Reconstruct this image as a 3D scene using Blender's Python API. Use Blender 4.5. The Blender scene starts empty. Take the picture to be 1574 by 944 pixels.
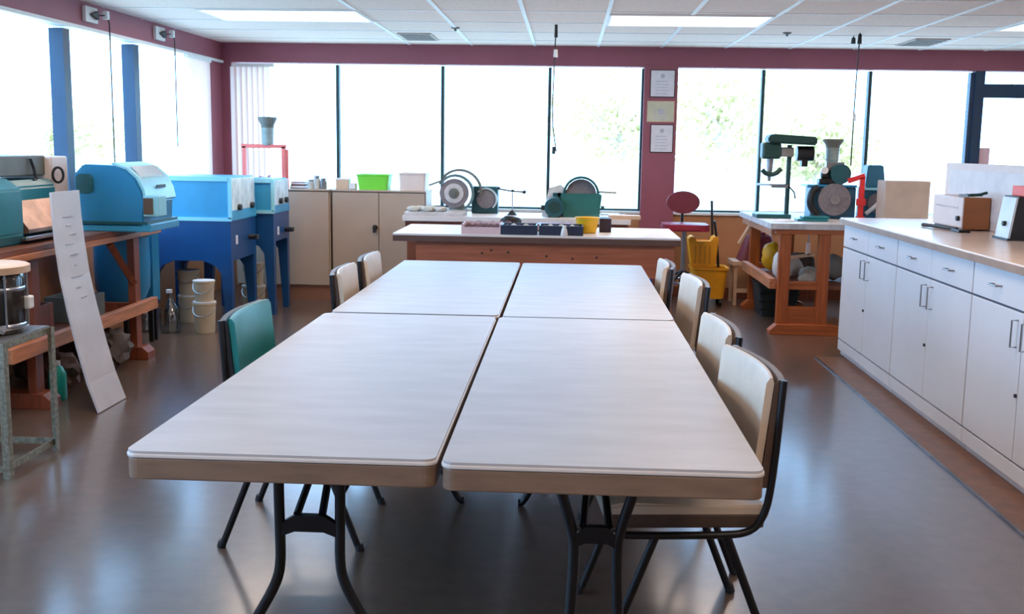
import bpy, bmesh, math, random
from mathutils import Vector, Matrix
PI = math.pi
random.seed(7)
S = bpy.context.scene
C = S.collection

# ------------------------------------------------------------------ camera, world, lights, exposure
FPX, PITCH, YAW, ROLL, HC = 1657.4, .1493, .0493, .0154, 1.48
_f = Vector((-math.sin(YAW)*math.cos(PITCH), math.cos(YAW)*math.cos(PITCH), -math.sin(PITCH)))
_r = Vector((math.cos(YAW), math.sin(YAW), 0)); _u = _r.cross(_f)
RI = _r*math.cos(ROLL)+_u*math.sin(ROLL); UP = -_r*math.sin(ROLL)+_u*math.cos(ROLL)
cd = bpy.data.cameras.new('camera'); cam = bpy.data.objects.new('camera', cd); C.objects.link(cam)
cd.sensor_fit = 'HORIZONTAL'; cd.sensor_width = 36; cd.lens = FPX*36/1574; cd.clip_start = .05; cd.clip_end = 300
Mx = Matrix((RI, UP, -_f)).transposed().to_4x4(); Mx.translation = (0, 0, HC); cam.matrix_world = Mx
S.camera = cam
def at(px, py, Y):            # the point at depth Y seen at a measured pixel, used for sizing things
    d = _f + RI*((px-787)/FPX) - UP*((py-472)/FPX)
    return Vector((0, 0, HC)) + d*(Y/d.y)

w = bpy.data.worlds.new('sky'); S.world = w; w.use_nodes = True
bg = w.node_tree.nodes['Background']; bg.inputs[0].default_value = (.31, .61, 1, 1); bg.inputs[1].default_value = 9.2
S.view_settings.view_transform = 'Standard'; S.view_settings.look = 'None'
S.view_settings.exposure = 0.0; S.view_settings.gamma = 1; S.view_settings.use_curve_mapping = False
XW, D, ZC, ZB, XR, YF = -3.476, 10.8, 2.44, 2.25, 5.2, -2.0
def portal(name, loc, rot, sx, sy):
    l = bpy.data.lights.new(name, 'AREA'); l.shape = 'RECTANGLE'; l.size = sx; l.size_y = sy
    l.cycles.is_portal = True
    o = bpy.data.objects.new(name, l); C.objects.link(o); o.location = loc; o.rotation_euler = rot
portal('portal_back', (.85, D+.16, 1.52), (PI/2, 0, PI), 8.7, 1.5)
portal('portal_left', (XW-.14, 4.6, 1.52), (PI/2, 0, -PI/2), 11, 1.5)
LAMP = 22.0
def tube_light(x, y):         # the fluorescent troffers of the ceiling
    l = bpy.data.lights.new('troffer_light', 'AREA'); l.shape = 'RECTANGLE'; l.size = 1.12; l.size_y = .55
    l.energy = LAMP; l.color = (1, .74, .56)
    o = bpy.data.objects.new('troffer_light', l); C.objects.link(o); o.location = (x, y, ZC-.03)

# ------------------------------------------------------------------ materials
MC = {}
def mat(name, col, rough=.5, metal=0., var=.12, scale=6., bump=0., spec=.5, emit=None, alpha=None, stretch=(1, 1, 1), col2=None, detail=4, bdist=.01):
    if name in MC: return MC[name]
    m = bpy.data.materials.new(name); m.use_nodes = True; nt = m.node_tree; n = nt.nodes; L = nt.links
    p = n['Principled BSDF']; p.inputs['Roughness'].default_value = rough; p.inputs['Metallic'].default_value = metal
    p.inputs['Specular IOR Level'].default_value = spec
    tc = n.new('ShaderNodeTexCoord'); mp = n.new('ShaderNodeMapping'); mp.inputs['Scale'].default_value = stretch
    nz = n.new('ShaderNodeTexNoise'); nz.inputs['Scale'].default_value = scale; nz.inputs['Detail'].default_value = detail
    L.new(tc.outputs['Object'], mp.inputs[0]); L.new(mp.outputs[0], nz.inputs[0])
    r = n.new('ShaderNodeValToRGB'); r.color_ramp.elements[0].position = .3; r.color_ramp.elements[1].position = .7
    a = [max(0, c*(1-var)) for c in col]; b = list(col2) if col2 else [min(1, c*(1+var)) for c in col]
    r.color_ramp.elements[0].color = (*a, 1); r.color_ramp.elements[1].color = (*b, 1)
    L.new(nz.outputs['Fac'], r.inputs[0]); L.new(r.outputs[0], p.inputs['Base Color'])
    if bump:
        bp = n.new('ShaderNodeBump'); bp.inputs['Strength'].default_value = bump; bp.inputs['Distance'].default_value = bdist
        L.new(nz.outputs['Fac'], bp.inputs['Height']); L.new(bp.outputs[0], p.inputs['Normal'])
    if emit: p.inputs['Emission Color'].default_value = (*col, 1); p.inputs['Emission Strength'].default_value = emit
    if alpha is not None: p.inputs['Alpha'].default_value = alpha
    MC[name] = m; return m
def glass(name, tint=(1, 1, 1), fac=.06, rough=.02):
    if name in MC: return MC[name]
    m = bpy.data.materials.new(name); m.use_nodes = True; nt = m.node_tree; n = nt.nodes
    n.remove(n['Principled BSDF']); o = n['Material Output']
    t = n.new('ShaderNodeBsdfTransparent'); t.inputs[0].default_value = (*tint, 1)
    g = n.new('ShaderNodeBsdfGlossy'); g.inputs['Roughness'].default_value = rough
    x = n.new('ShaderNodeMixShader'); x.inputs[0].default_value = fac
    nt.links.new(t.outputs[0], x.inputs[1]); nt.links.new(g.outputs[0], x.inputs[2]); nt.links.new(x.outputs[0], o.inputs[0])
    MC[name] = m; return m
def wood(name, col, rough=.5, var=.3, stretch=(18, 18, 1.2), spec=.5): return mat(name, col, rough, 0, var, 2.2, .15, spec, stretch=stretch, detail=6, bdist=.002)

FLOOR = mat('vinyl_floor', (.115, .072, .050), .30, 0, .15, 14, 0, .45, detail=6)
_p = FLOOR.node_tree.nodes['Principled BSDF']; _p.inputs['Coat Weight'].default_value = .6; _p.inputs['Coat Roughness'].default_value = .17; _p.inputs['Coat IOR'].default_value = 1.55
FLOORB = mat('brown_floor_border', (.17, .075, .035), .45, 0, .25, 12, detail=8)
MAUVE = mat('mauve_paint', (.31, .085, .115), .55, 0, .06, 3)
TAN = mat('tan_wall_paint', (.46, .20, .085), .6, 0, .08, 3)
CREAMW = mat('cream_wall_paint', (.62, .52, .45), .7, 0, .04, 3)
TILE = mat('ceiling_tile', (.96, .77, .66), .9, 0, .06, 45, .2, bdist=.003)
TBAR = mat('white_grid_bar', (.9, .87, .84), .5, 0, .02, 5)
NAVYF = mat('navy_window_frame', (.006, .035, .085), .45, 0, .1, 3)
DKFRAME = mat('dark_green_window_frame', (.012, .045, .05), .45, 0, .1, 3)
PANE = glass('window_glass')
BLIND = mat('blind_fabric', (.86, .78, .74), .8, 0, .03, 30)
_n = BLIND.node_tree.nodes; _t = _n.new('ShaderNodeBsdfTranslucent'); _t.inputs[0].default_value = (.55, .48, .45, 1); _a = _n.new('ShaderNodeAddShader')
BLIND.node_tree.links.new(_n['Principled BSDF'].outputs[0], _a.inputs[0]); BLIND.node_tree.links.new(_t.outputs[0], _a.inputs[1]); BLIND.node_tree.links.new(_a.outputs[0], _n['Material Output'].inputs[0])
_n['Principled BSDF'].inputs['Base Color'].default_value = (.4, .36, .34, 1)
for _l in list(BLIND.node_tree.links):
    if _l.to_socket.name == 'Base Color': BLIND.node_tree.links.remove(_l)
WHITE = mat('white_plastic', (.78, .77, .75), .45, 0, .04, 8)
PAPER = mat('paper', (.75, .70, .72), .7, 0, .05, 20)
BLACK = mat('black_plastic', (.012, .012, .014), .45, 0, .2, 10)
BLKMET = mat('black_painted_steel', (.01, .01, .012), .35, .2, .2, 10)
CHROME = mat('chrome', (.55, .57, .6), .2, 1, .05, 10)
STEEL = mat('worn_steel', (.32, .32, .32), .35, .8, .15, 15)
TABTOP = mat('table_laminate', (.50, .49, .50), .42, 0, .07, 3.2, .03, .35, stretch=(1.4, 4.5, 1), detail=9, bdist=.002)
TABEDGE = mat('table_edge_tan', (.22, .145, .10), .5, 0, .15, 8, stretch=(1, 6, 6))
TABRIM = mat('table_rim_pale', (.72, .68, .66), .35, 0, .03, 8)
VINYL = mat('beige_vinyl', (.68, .555, .43), .42, 0, .06, 14, .08)
VINYLB = mat('brown_vinyl_back', (.10, .062, .045), .5, 0, .15, 14, .1)
TEALV = mat('teal_vinyl', (.012, .22, .215), .38, 0, .12, 10, .1)
WHTLAM = mat('white_laminate', (.74, .75, .78), .35, 0, .03, 3)
GAPM = mat('shadow_gap_grey', (.10, .10, .13), .7, 0, .1, 5)
COUNTER = mat('counter_laminate', (.74, .60, .50), .22, 0, .06, 8, detail=8)
COUNTERE = mat('counter_edge_brown', (.36, .24, .17), .4, 0, .1, 8)
METBEIGE = mat('beige_steel', (.46, .34, .255), .42, 0, .05, 3)
METBRN = mat('brown_steel_base', (.28, .12, .07), .5, 0, .1, 3)
REDWOOD = wood('red_brown_wood', (.21, .05, .018), .5)
ORGWOOD = wood('orange_pine', (.38, .09, .018), .42)
ORGWOODX = wood('orange_pine_x', (.40, .10, .022), .42, stretch=(1.2, 18, 18))
ORGWOODY = wood('orange_pine_y', (.52, .20, .09), .45, stretch=(18, 1.2, 18))
BENCHW = wood('bench_apron_wood', (.38, .115, .055), .5, .22, stretch=(1.2, 18, 18))
DKWOOD = wood('dark_bench_wood', (.20, .065, .03), .5, .3, stretch=(18, 1.2, 18))
PALEW = wood('pale_wood', (.62, .42, .28), .5, .15, stretch=(3, 3, 3))
WHTTOP = mat('white_bench_top', (.78, .74, .72), .4, 0, .05, 5)
STONETOP = mat('pale_stone_top', (.52, .50, .50), .45, 0, .2, 14, .1, detail=8)
TEAL = mat('teal_machine_paint', (.012, .17, .20), .35, 0, .12, 6)
CYAN = mat('bright_blue_machine_paint', (.02, .22, .42), .32, 0, .1, 4)
LCYAN = mat('light_cyan_paint', (.04, .32, .54), .35, 0, .08, 4)
CYANLIP = mat('pale_cyan_rim', (.30, .68, .78), .35, 0, .05, 4)
NAVY = mat('deep_blue_paint', (.006, .065, .20), .35, 0, .1, 4)
DKTEAL = mat('dark_teal_paint', (.010, .085, .10), .4, 0, .15, 6)
GRNMACH = mat('green_machine_paint', (.012, .12, .11), .4, 0, .1, 8)
DKGRN = mat('dark_green_paint', (.008, .045, .04), .4, 0, .15, 8)
GREYOL = mat('grey_olive_paint', (.14, .15, .13), .55, 0, .15, 8)
GRIND = mat('grinding_wheel_grey', (.19, .17, .18), .8, 0, .15, 40, .2)
GREENP = mat('lime_plastic', (.20, .72, .06), .4, 0, .06, 6)
YELP = mat('yellow_plastic', (.85, .50, .02), .4, 0, .08, 6)
YELM = mat('mop_bucket_yellow', (.90, .38, .008), .45, 0, .12, 7)
MAROON = mat('maroon_vinyl', (.16, .02, .035), .5, 0, .1, 10)
REDC = mat('red_vinyl', (.30, .018, .045), .45, 0, .1, 10)
REDP = mat('red_paint', (.72, .03, .03), .4, 0, .08, 8)
PINKRED = mat('salmon_red_paint', (.80, .16, .13), .4, 0, .08, 8)
ORRED = mat('orange_red_plastic', (.85, .07, .01), .4, 0, .05, 8)
CREAMP = mat('cream_plastic', (.76, .62, .55), .45, 0, .04, 8)
BUCKET = mat('bucket_cream', (.62, .50, .34), .5, 0, .12, 8)
JARGL = mat('grey_green_jar', (.26, .32, .30), .3, 0, .2, 12, alpha=.9)
ROCK = mat('dark_rock', (.09, .065, .055), .8, 0, .4, 9, .6, bdist=.03)
ROCKP = mat('purple_stone', (.12, .05, .065), .6, 0, .5, 30, .4)
ROCKW = mat('pale_stone', (.50, .50, .46), .7, 0, .25, 12, .5)
BAGW = mat('white_bag', (.62, .62, .60), .6, 0, .15, 18, .4, bdist=.02)
BRNW = wood('brown_cabinet_veneer', (.30, .10, .03), .4, .15, stretch=(1, 1, 6))
ANGLE = mat('perforated_angle_steel', (.30, .29, .22), .45, .5, .35, 60)
DRUMG = glass('drum_glass', (.30, .33, .33), .25, .08)
CLEARP = glass('clear_visor', (.72, .92, .98), .30, .25)
FOLI = mat('foliage', (.72, .62, .33), .9, 0, .1, 3, spec=.1)
TRUNK = mat('bark', (.7, .58, .48), .9, 0, .1, 6)
SUNLITGND = mat('pale_ground', (.80, .70, .58), .9, 0, .1, .4)  # ground paled and warmed: sunlit bounce onto the ceiling put into its colour

# ------------------------------------------------------------------ mesh helper
class MB:
    def __init__(s): s.b = bmesh.new(); s.T = Matrix.Identity(4)
    def _x(s, vs):
        if s.T != Matrix.Identity(4): bmesh.ops.transform(s.b, matrix=s.T, verts=vs)
    def box(s, x0, x1, y0, y1, z0, z1, bev=0, rot=None):
        v = bmesh.ops.create_cube(s.b, size=1)['verts']
        c = Vector(((x0+x1)/2, (y0+y1)/2, (z0+z1)/2))
        m = Matrix.Diagonal((abs(x1-x0), abs(y1-y0), abs(z1-z0), 1))
        if rot: m = rot.to_4x4() @ m
        bmesh.ops.transform(s.b, matrix=Matrix.Translation(c) @ m, verts=v)
        if bev:
            es = list({e for q in v for e in q.link_edges})
            r = bmesh.ops.bevel(s.b, geom=es, offset=bev, segments=2, affect='EDGES', profile=.5)
            v = list({q for f in r['faces'] for q in f.verts} | {q for q in v if q.is_valid})
        s._x(v); return s
    def ring(s, c, n, r, seg, ref=None):
        n = n.normalized(); a = ref if ref is not None else (Vector((0, 0, 1)) if abs(n.z) < .9 else Vector((1, 0, 0)))
        u = n.cross(a).normalized(); v = u.cross(n)
        return [s.b.verts.new(c+(u*math.cos(2*PI*i/seg)+v*math.sin(2*PI*i/seg))*r) for i in range(seg)]
    def skin(s, rings, cap=True, closed=False):
        for a, b in zip(rings, rings[1:]+([rings[0]] if closed else [])):
            k = len(a)
            for i in range(k): s.b.faces.new((a[i], a[(i+1) % k], b[(i+1) % k], b[i]))
        if cap and not closed: s.b.faces.new(rings[0][::-1]); s.b.faces.new(rings[-1])
        s._x([v for r in rings for v in r]); return s
    def tube(s, pts, r, seg=10, rs=None, smooth=0):
        pts = [Vector(p) for p in pts]
        for _ in range(smooth):
            q = [pts[0]]
            for a, b in zip(pts, pts[1:]): q += [a.lerp(b, .25), a.lerp(b, .75)]
            pts = q+[pts[-1]]
        R = []
        ref = None
        for i, p in enumerate(pts):
            t = (pts[min(i+1, len(pts)-1)]-pts[max(i-1, 0)])
            if ref is None:
                ref = Vector((0, 0, 1)) if abs(t.normalized().z) < .9 else Vector((1, 0, 0))
            n = t.normalized(); u = n.cross(ref).normalized(); vv = u.cross(n); ref = vv
            rr = rs[i] if rs else r
            R.append([s.b.verts.new(p+(u*math.cos(2*PI*k/seg)+vv*math.sin(2*PI*k/seg))*rr) for k in range(seg)])
        return s.skin(R)
    def cyl(s, p0, p1, r0, r1=None, seg=24):
        p0, p1 = Vector(p0), Vector(p1); n = p1-p0; r1 = r0 if r1 is None else r1
        return s.skin([s.ring(p0, n, r0, seg), s.ring(p1, n, r1, seg)])
    def lathe(s, prof, c=(0, 0, 0), axis=(0, 0, 1), seg=28, cap=True):
        c = Vector(c); n = Vector(axis).normalized()
        return s.skin([s.ring(c+n*z, n, max(r, .0005), seg) for r, z in prof], cap)
    def prism(s, poly, ax, a0, a1, bev=0):    # polygon in the plane across axis ax
        def P(u, v, t): return {'x': (t, u, v), 'y': (u, t, v), 'z': (u, v, t)}[ax]
        A = [s.b.verts.new(P(u, v, a0)) for u, v in poly]; B = [s.b.verts.new(P(u, v, a1)) for u, v in poly]
        k = len(A); s.b.faces.new(A[::-1]); s.b.faces.new(B)
        for i in range(k): s.b.faces.new((A[i], A[(i+1) % k], B[(i+1) % k], B[i]))
        vs = A+B
        if bev:
            es = list({e for q in vs for e in q.link_edges if e.calc_length() > bev*3})
            r = bmesh.ops.bevel(s.b, geom=es, offset=bev, segments=2, affect='EDGES')
            vs = list({q for f in r['faces'] for q in f.verts} | {q for q in vs if q.is_valid})
        s._x(vs); return s
    def rock(s, c, r, sc=(1, 1, .8), seed=0, n=.25, sub=2):
        rnd = random.Random(seed); v = bmesh.ops.create_icosphere(s.b, subdivisions=sub, radius=r)['verts']
        for q in v: q.co = q.co*(1+rnd.uniform(-n, n)*.6)
        for q in v: q.co = Vector((q.co.x*sc[0], q.co.y*sc[1], q.co.z*sc[2]))+Vector(c)
        s._x(v); return s
    def build(s, name, m, parent=None, smooth=False, loc=None, bevel=0):
        bmesh.ops.recalc_face_normals(s.b, faces=s.b.faces)
        me = bpy.data.meshes.new(name); s.b.to_mesh(me); s.b.free(); me.materials.append(m)
        o = bpy.data.objects.new(name, me); C.objects.link(o)
        if parent: o.parent = parent
        if loc is not None: o.location = loc
        if smooth:
            for p in me.polygons: p.use_smooth = True
            e = o.modifiers.new('split', 'EDGE_SPLIT'); e.split_angle = math.radians(40)
        if bevel:
            b = o.modifiers.new('bevel', 'BEVEL'); b.width = bevel; b.segments = 2; b.limit_method = 'ANGLE'
        return o
def rrect(x0, x1, y0, y1, r, n=5):
    out = []
    for cx, cy, a in ((x1-r, y1-r, 0), (x0+r, y1-r, 90), (x0+r, y0+r, 180), (x1-r, y0+r, 270)):
        for i in range(n+1):
            t = math.radians(a+90*i/n); out.append((cx+r*math.cos(t), cy+r*math.sin(t)))
    return out
def thing(name, label, cat, loc=(0, 0, 0), rz=0, group=None):
    o = bpy.data.objects.new(name, None); C.objects.link(o); o.empty_display_size = .1
    o.location = loc; o.rotation_euler = (0, 0, rz); o['label'] = label; o['category'] = cat
    if group: o['group'] = group
    return o
def tag(o, label, cat, group=None):
    o['label'] = label; o['category'] = cat
    if group: o['group'] = group
    return o
def struct(name, mb, m, parent=None, smooth=False):
    o = mb.build(name, m, parent, smooth)
    if not parent: o['kind'] = 'structure'
    return o
def copy_tree(o, parent=None):
    c = o.copy(); C.objects.link(c); c.parent = parent
    for ch in [q for q in bpy.data.objects if q.parent == o]: copy_tree(ch, c)
    return c
def dup(o, label, loc, rz=None):
    c = copy_tree(o); c.location = loc; c['label'] = label
    if rz is not None: c.rotation_euler = (0, 0, rz)
    return c

def settle(o):                 # rest a lump's lowest point on its origin
    m = min(v.co.z for v in o.data.vertices)
    for v in o.data.vertices: v.co.z -= m
    return o
# ================================================================== THE SETTING
struct('floor', MB().box(XW-.12, XR+.1, YF-.1, D+.14, -.1, 0), FLOOR)
struct('trim_1', MB().box(1.815, 2.02, 2.0, 7.72, 0, .006), FLOORB)
struct('trim_2', MB().box(1.80, 1.815, 2.0, 7.72, 0, .009), mat('floor_seam_metal', (.12, .11, .12), .3, .7, .6, 5, detail=2))
struct('ceiling', MB().box(XW-.12, XR+.1, YF-.1, D+.14, ZC, ZC+.1), TILE)
gb = MB()
for i in range(-3, 9):
    x = .268+i*.615
    if XW < x < XR: gb.box(x-.014, x+.014, YF, D-.02, ZC-.006, ZC+.004)
for i in range(0, 18):
    y = 10.25-i*.74
    if y > YF: gb.box(XW+.02, XR, y-.010, y+.010, ZC-.0045, ZC+.004)
struct('trim_3', gb, TBAR)
# back wall: low wall, beam, piers
struct('wall_back', MB().box(XW-.12, 3.92, D, D+.14, 0, .82), TAN)
struct('trim_4', MB().box(XW-.12, XR+.1, D-.02, D+.14, ZB, ZC), MAUVE)
struct('trim_5', MB().box(.725, 1.05, D-.05, D+.14, .0, ZB), MAUVE)
struct('trim_6', MB().box(XW, 3.86, D-.03, D+.08, .82, .845), WHITE)
struct('wall_right', MB().box(XR, XR+.12, YF, D+.14, 0, ZC), CREAMW)
struct('wall_front', MB().box(XW-.12, XR+.12, YF-.12, YF, 0, ZC), CREAMW)
# left wall
struct('wall_left', MB().box(XW-.12, XW, YF, D, 0, .82), TAN)
struct('trim_7', MB().box(XW-.12, XW+.02, YF, D, ZB+.0, ZC), MAUVE)
struct('trim_8', MB().box(XW-.12, XW+.05, 3, D-.05, ZB-.012, ZB+.012), WHITE)
struct('trim_9', MB().box(XW-.12, XW+.02, 10.21, D, .82, ZB-.012), MAUVE)
struct('trim_10', MB().box(XW-.02, XW+.125, D-.03, D+.14, .82, ZB), MAUVE)
struct('baseboard_back', MB().box(1.05, 3.9, D-.015, D, 0, .1), REDWOOD)
# windows of the back wall
wn = 0
def bay(x0, x1, mw, m, z0=.845):
    global wn; wn += 1
    f = MB().box(x1-mw, x1, D+.02, D+.10, z0, ZB-.012).box(x0, x1-mw, D+.05, D+.09, z0, z0+.02)
    o = struct('window_%d' % wn, f, m); o['kind'] = 'structure'
    MB().box(x0, x1-mw, D+.066, D+.072, z0+.02, ZB).build('window_pane', PANE, o)
bay(-3.36, -2.29, .03, DKFRAME); bay(-2.29, -1.24, .03, DKFRAME); bay(-1.24, -.18, .03, DKFRAME); bay(-.18, .725, .02, DKFRAME)
bay(1.05, 1.90, .03, DKFRAME); bay(1.90, 2.925, .03, DKFRAME); bay(2.925, 3.90, .04, NAVYF)
def bay_left(y0, y1):
    global wn; wn += 1
    o = struct('window_%d' % wn, MB().box(XW-.07, XW+.03, y1-.1, y1, .82, ZB-.03), NAVYF)
    MB().box(XW-.04, XW-.034, y0, y1-.1, .82, ZB).build('window_pane', PANE, o)
ys = [-.75, .43, 1.61, 2.79, 3.97, 5.11, 6.25, 7.45, 8.66]
for a, b in zip(ys, ys[1:]): bay_left(a, b)
wn += 1; o = struct('window_%d' % wn, MB().box(XW-.06, XW-.02, 8.66, 10.21, .82, .84), NAVYF); MB().box(XW-.04, XW-.034, 8.66, 10.21, .84, ZB).build('window_pane', PANE, o)
struct('trim_11', MB().box(XW-.12, XW, YF, -.75, .82, ZB), CREAMW)
# glazed door at the right of the back wall
dr = struct('door_1', MB().box(3.90, 3.99, D, D+.1, 0, ZB), NAVYF)
MB().box(3.99, XR, D+.01, D+.09, 2.0, 2.13).build('transom_bar', NAVYF, dr)
MB().box(3.99, XR, D+.01, D+.09, 0, .28).box(4.88, XR, D+.01, D+.09, .28, 2.0).build('door_rail', NAVYF, dr)
MB().box(3.99, 4.88, D+.045, D+.051, .28, 2.0).box(3.99, XR, D+.045, D+.051, 2.13, ZB).build('door_pane', PANE, dr)
MB().box(4.0, 4.10, D+.036, D+.044, 1.28, 1.52).build('notice_sheet', mat('pink_paper', (.75, .52, .56), .7), dr)
# outside
struct('ground', MB().box(-70, 70, -30, 90, -.5, -.3), SUNLITGND)
def tree(x, y, h, r, seed, label):
    rnd = random.Random(seed)
    t = thing('broadleaf_tree', label, 'tree', (x, y, -.3), 0, 'trees outside the windows')
    b = MB().tube([(0, 0, 0), (.1, 0, h*.3), (0, .1, h*.65), (.1, 0, h*.9)], .2, 8, [.2, .16, .1, .03])
    for k in range(7):
        a = rnd.uniform(0, 2*PI); z = h*rnd.uniform(.3, .6)
        b.tube([(0, 0, z), (math.cos(a)*r*.5, math.sin(a)*r*.5, z+h*.18), (math.cos(a)*r*.85, math.sin(a)*r*.85, z+h*.28)], .06, 6, [.07, .05, .02])
    b.build('trunk', TRUNK, t)
    lf = MB()
    for k in range(2600):
        a = rnd.uniform(0, 2*PI); u = rnd.random()**.5; z = rnd.uniform(-1, 1); q = math.sqrt(max(0, 1-z*z))
        p = Vector((math.cos(a)*q*u*r, math.sin(a)*q*u*r, h*.62+z*u*h*.4))
        n = Vector((rnd.uniform(-1, 1), rnd.uniform(-1, 1), rnd.uniform(-1, 1))).normalized(); tt = n.orthogonal().normalized(); bb = n.cross(tt); sz = rnd.uniform(.09, .2)
        vs = [lf.b.verts.new(p+tt*sz), lf.b.verts.new(p+bb*sz*.5), lf.b.verts.new(p-tt*sz), lf.b.verts.new(p-bb*sz*.5)]
        lf.b.faces.new(vs)
    me = bpy.data.meshes.new('foliage'); lf.b.to_mesh(me); lf.b.free(); me.materials.append(FOLI)
    o = bpy.data.objects.new('foliage', me); C.objects.link(o); o.parent = t
tree(4.6, 34, 4.6, 3.2, 1, 'pale washed-out tree outside, seen just right of the maroon pillar')
tree(1.9, 41, 4.6, 2.9, 2, 'pale washed-out tree outside, seen just left of the maroon pillar')
tree(17.5, 36, 5.6, 3.4, 3, 'pale washed-out tree outside, seen through the glazed door at right')
tree(9.0, 40, 3.0, 2.6, 4, 'low washed-out tree outside, seen behind the drill press')
tree(-20, 42, 3.0, 3.0, 5, 'low washed-out tree outside the left-hand windows, above the gray machine lid')
del tree

# ceiling fittings
def troffer(x, y, label):
    t = thing('ceiling_light', label, 'ceiling light', (x, y, ZC), 0, 'recessed fluorescent lights')
    MB().box(-.6, .6, -.36, -.335, -.014, 0).box(-.6, .6, .335, .36, -.014, 0).box(-.6, -.58, -.335, .335, -.014, 0).box(.58, .6, -.335, .335, -.014, 0).build('frame', TBAR, t)
    MB().box(-.58, .58, -.335, .335, -.008, -.002).build('diffuser', mat('lamp_diffuser', (1, .95, .9), .5, 0, .01, 5, emit=1.5), t)
    tube_light(x, y)
troffer(-2.17, 8.40, 'recessed ceiling light at upper left near the corner of the room')
troffer(.88, 8.50, 'recessed ceiling light in front of the maroon pillar')
troffer(3.95, 8.6, 'recessed ceiling light at the far right edge')
for x, y, q in ((-2.17, 4.8, 'left'), (.88, 4.8, 'centre'), (3.95, 4.8, 'right'), (-2.17, 1.0, 'left'), (.88, 1.0, 'centre'), (3.95, 1.0, 'right')):
    troffer(x, y, 'recessed ceiling light out of view, %s of its row over the %s' % (q, 'long tables' if y > 3 else 'front of room'))
def vent(x, y, label):
    t = thing('air_vent', label, 'vent', (x, y, ZC), 0, 'air vents in the ceiling')
    MB().box(-.15, .15, -.3, .3, -.01, 0).build('frame', mat('vent_beige', (.45, .38, .32), .6), t)
    for k in range(5): MB().box(-.13, .13, -.25+k*.11, -.2+k*.11, -.016, -.01).build('slat', mat('vent_slat', (.25, .21, .18), .6), t)
vent(-1.38, 9.98, 'brown air vent in the ceiling above the left window row')
vent(3.12, 10.0, 'brown air vent in the ceiling above the right window row')
for x, y, l in ((-.96, 9.18, 'small dark sprinkler head left of the hanging cord'), (1.8, 9.33, 'small dark sprinkler head left of the twin ceiling hooks')):
    o = MB().cyl((0, 0, -.012), (0, 0, 0), .028, .04, 14).cyl((0, 0, -.03), (0, 0, -.012), .01, seg=8).build('sprinkler_head', GREYOL, None, True, (x, y, ZC)); tag(o, l, 'sprinkler')
# hanging power cords
def cord(pts, label, plugs=()):
    t = thing('hanging_cord', label, 'power cord', pts[0])
    b = Vector(pts[0]); MB().tube([Vector(p)-b for p in pts], .0055, 6, smooth=1).build('cable', BLACK, t)
    for (z, r, h, m) in plugs:
        k = MB().cyl((0, 0, z-b.z-h/2), (0, 0, z-b.z+h/2), r, r*.8, 12).build('plug', m, t)
    return t
p = at(855, 38, 8.91); cord([(p.x, 8.91, ZC), (p.x-.01, 8.91, 2.1), (p.x-.02, 8.91, 1.7), (p.x+.02, 8.91, 1.43)], 'black power cord hanging from the ceiling over the middle bench', ((2.40, .014, .12, BLACK), (2.215, .018, .06, WHITE), (1.44, .015, .06, BLACK)))
p = at(1322, 52, 9.3); cord([(p.x, 9.3, ZC), (p.x-.01, 9.3, 2.0), (p.x-.01, 9.3, 1.35)], 'thin cord hanging from the ceiling over the blue bench grinder', ((2.39, .018, .08, BLACK), (1.75, .012, .06, WHITE)))
p = at(1312, 60, 9.55); cord([(p.x, 9.55, ZC), (p.x, 9.55, 2.38)], 'short black hook on the ceiling beside the thin cord', ((2.40, .02, .05, BLACK),))
def wallbox(y, label, zend):
    t = thing('cord_reel_box', label, 'outlet box', (XW+.02, y, 2.355), 0, 'white cord boxes on the left beam')
    MB().box(0, .03, -.1, .1, -.055, .055, .005).build('plate', WHITE, t)
    MB().prism([(-.05, 0), (.05, -.03), (.05, .03)], 'x', .03, .06).build('socket', BLACK, t)
    MB().tube([(.04, .05, 0), (.09, .12, .01), (.09, .15, -.05), (.09, .15, zend-2.355)], .005, 6).build('cable', BLACK, t)
    MB().box(.06, .10, .1, .14, -.02, .04, .005).build('clip', WHITE, t)
wallbox(7.78, 'white box with a cord on the left beam, the nearer of two', 1.30)
wallbox(9.1, 'white box with a cord on the left beam, the one nearer the corner', 1.42)
# vertical blinds
t = thing('vertical_blind', 'stack of pale vertical blind slats at the far end of the left windows', 'blind', (XW+.09, 9.72, 2.23))
MB().box(-.02, .02, -.15, .48, -.03, 0).build('headrail', WHITE, t)
for k in range(7): MB().box(-.03, .03, k*.07-.02, k*.07-.016, -1.36, -.03, rot=Matrix.Rotation(.5, 3, 'Z')).build('slat', BLIND, t)
t = thing('vertical_blind', 'stack of pale vertical blind slats in the left corner of the back window', 'blind', (-3.34, D-.06, 2.235))
MB().box(-.0, .42, -.02, .02, -.03, 0).build('headrail', WHITE, t)
for k in range(7): MB().box(k*.055+.01, k*.055+.014, -.036, .036, -1.36, -.03, rot=Matrix.Rotation(1.25, 3, 'Z')).build('slat', BLIND, t)
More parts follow.
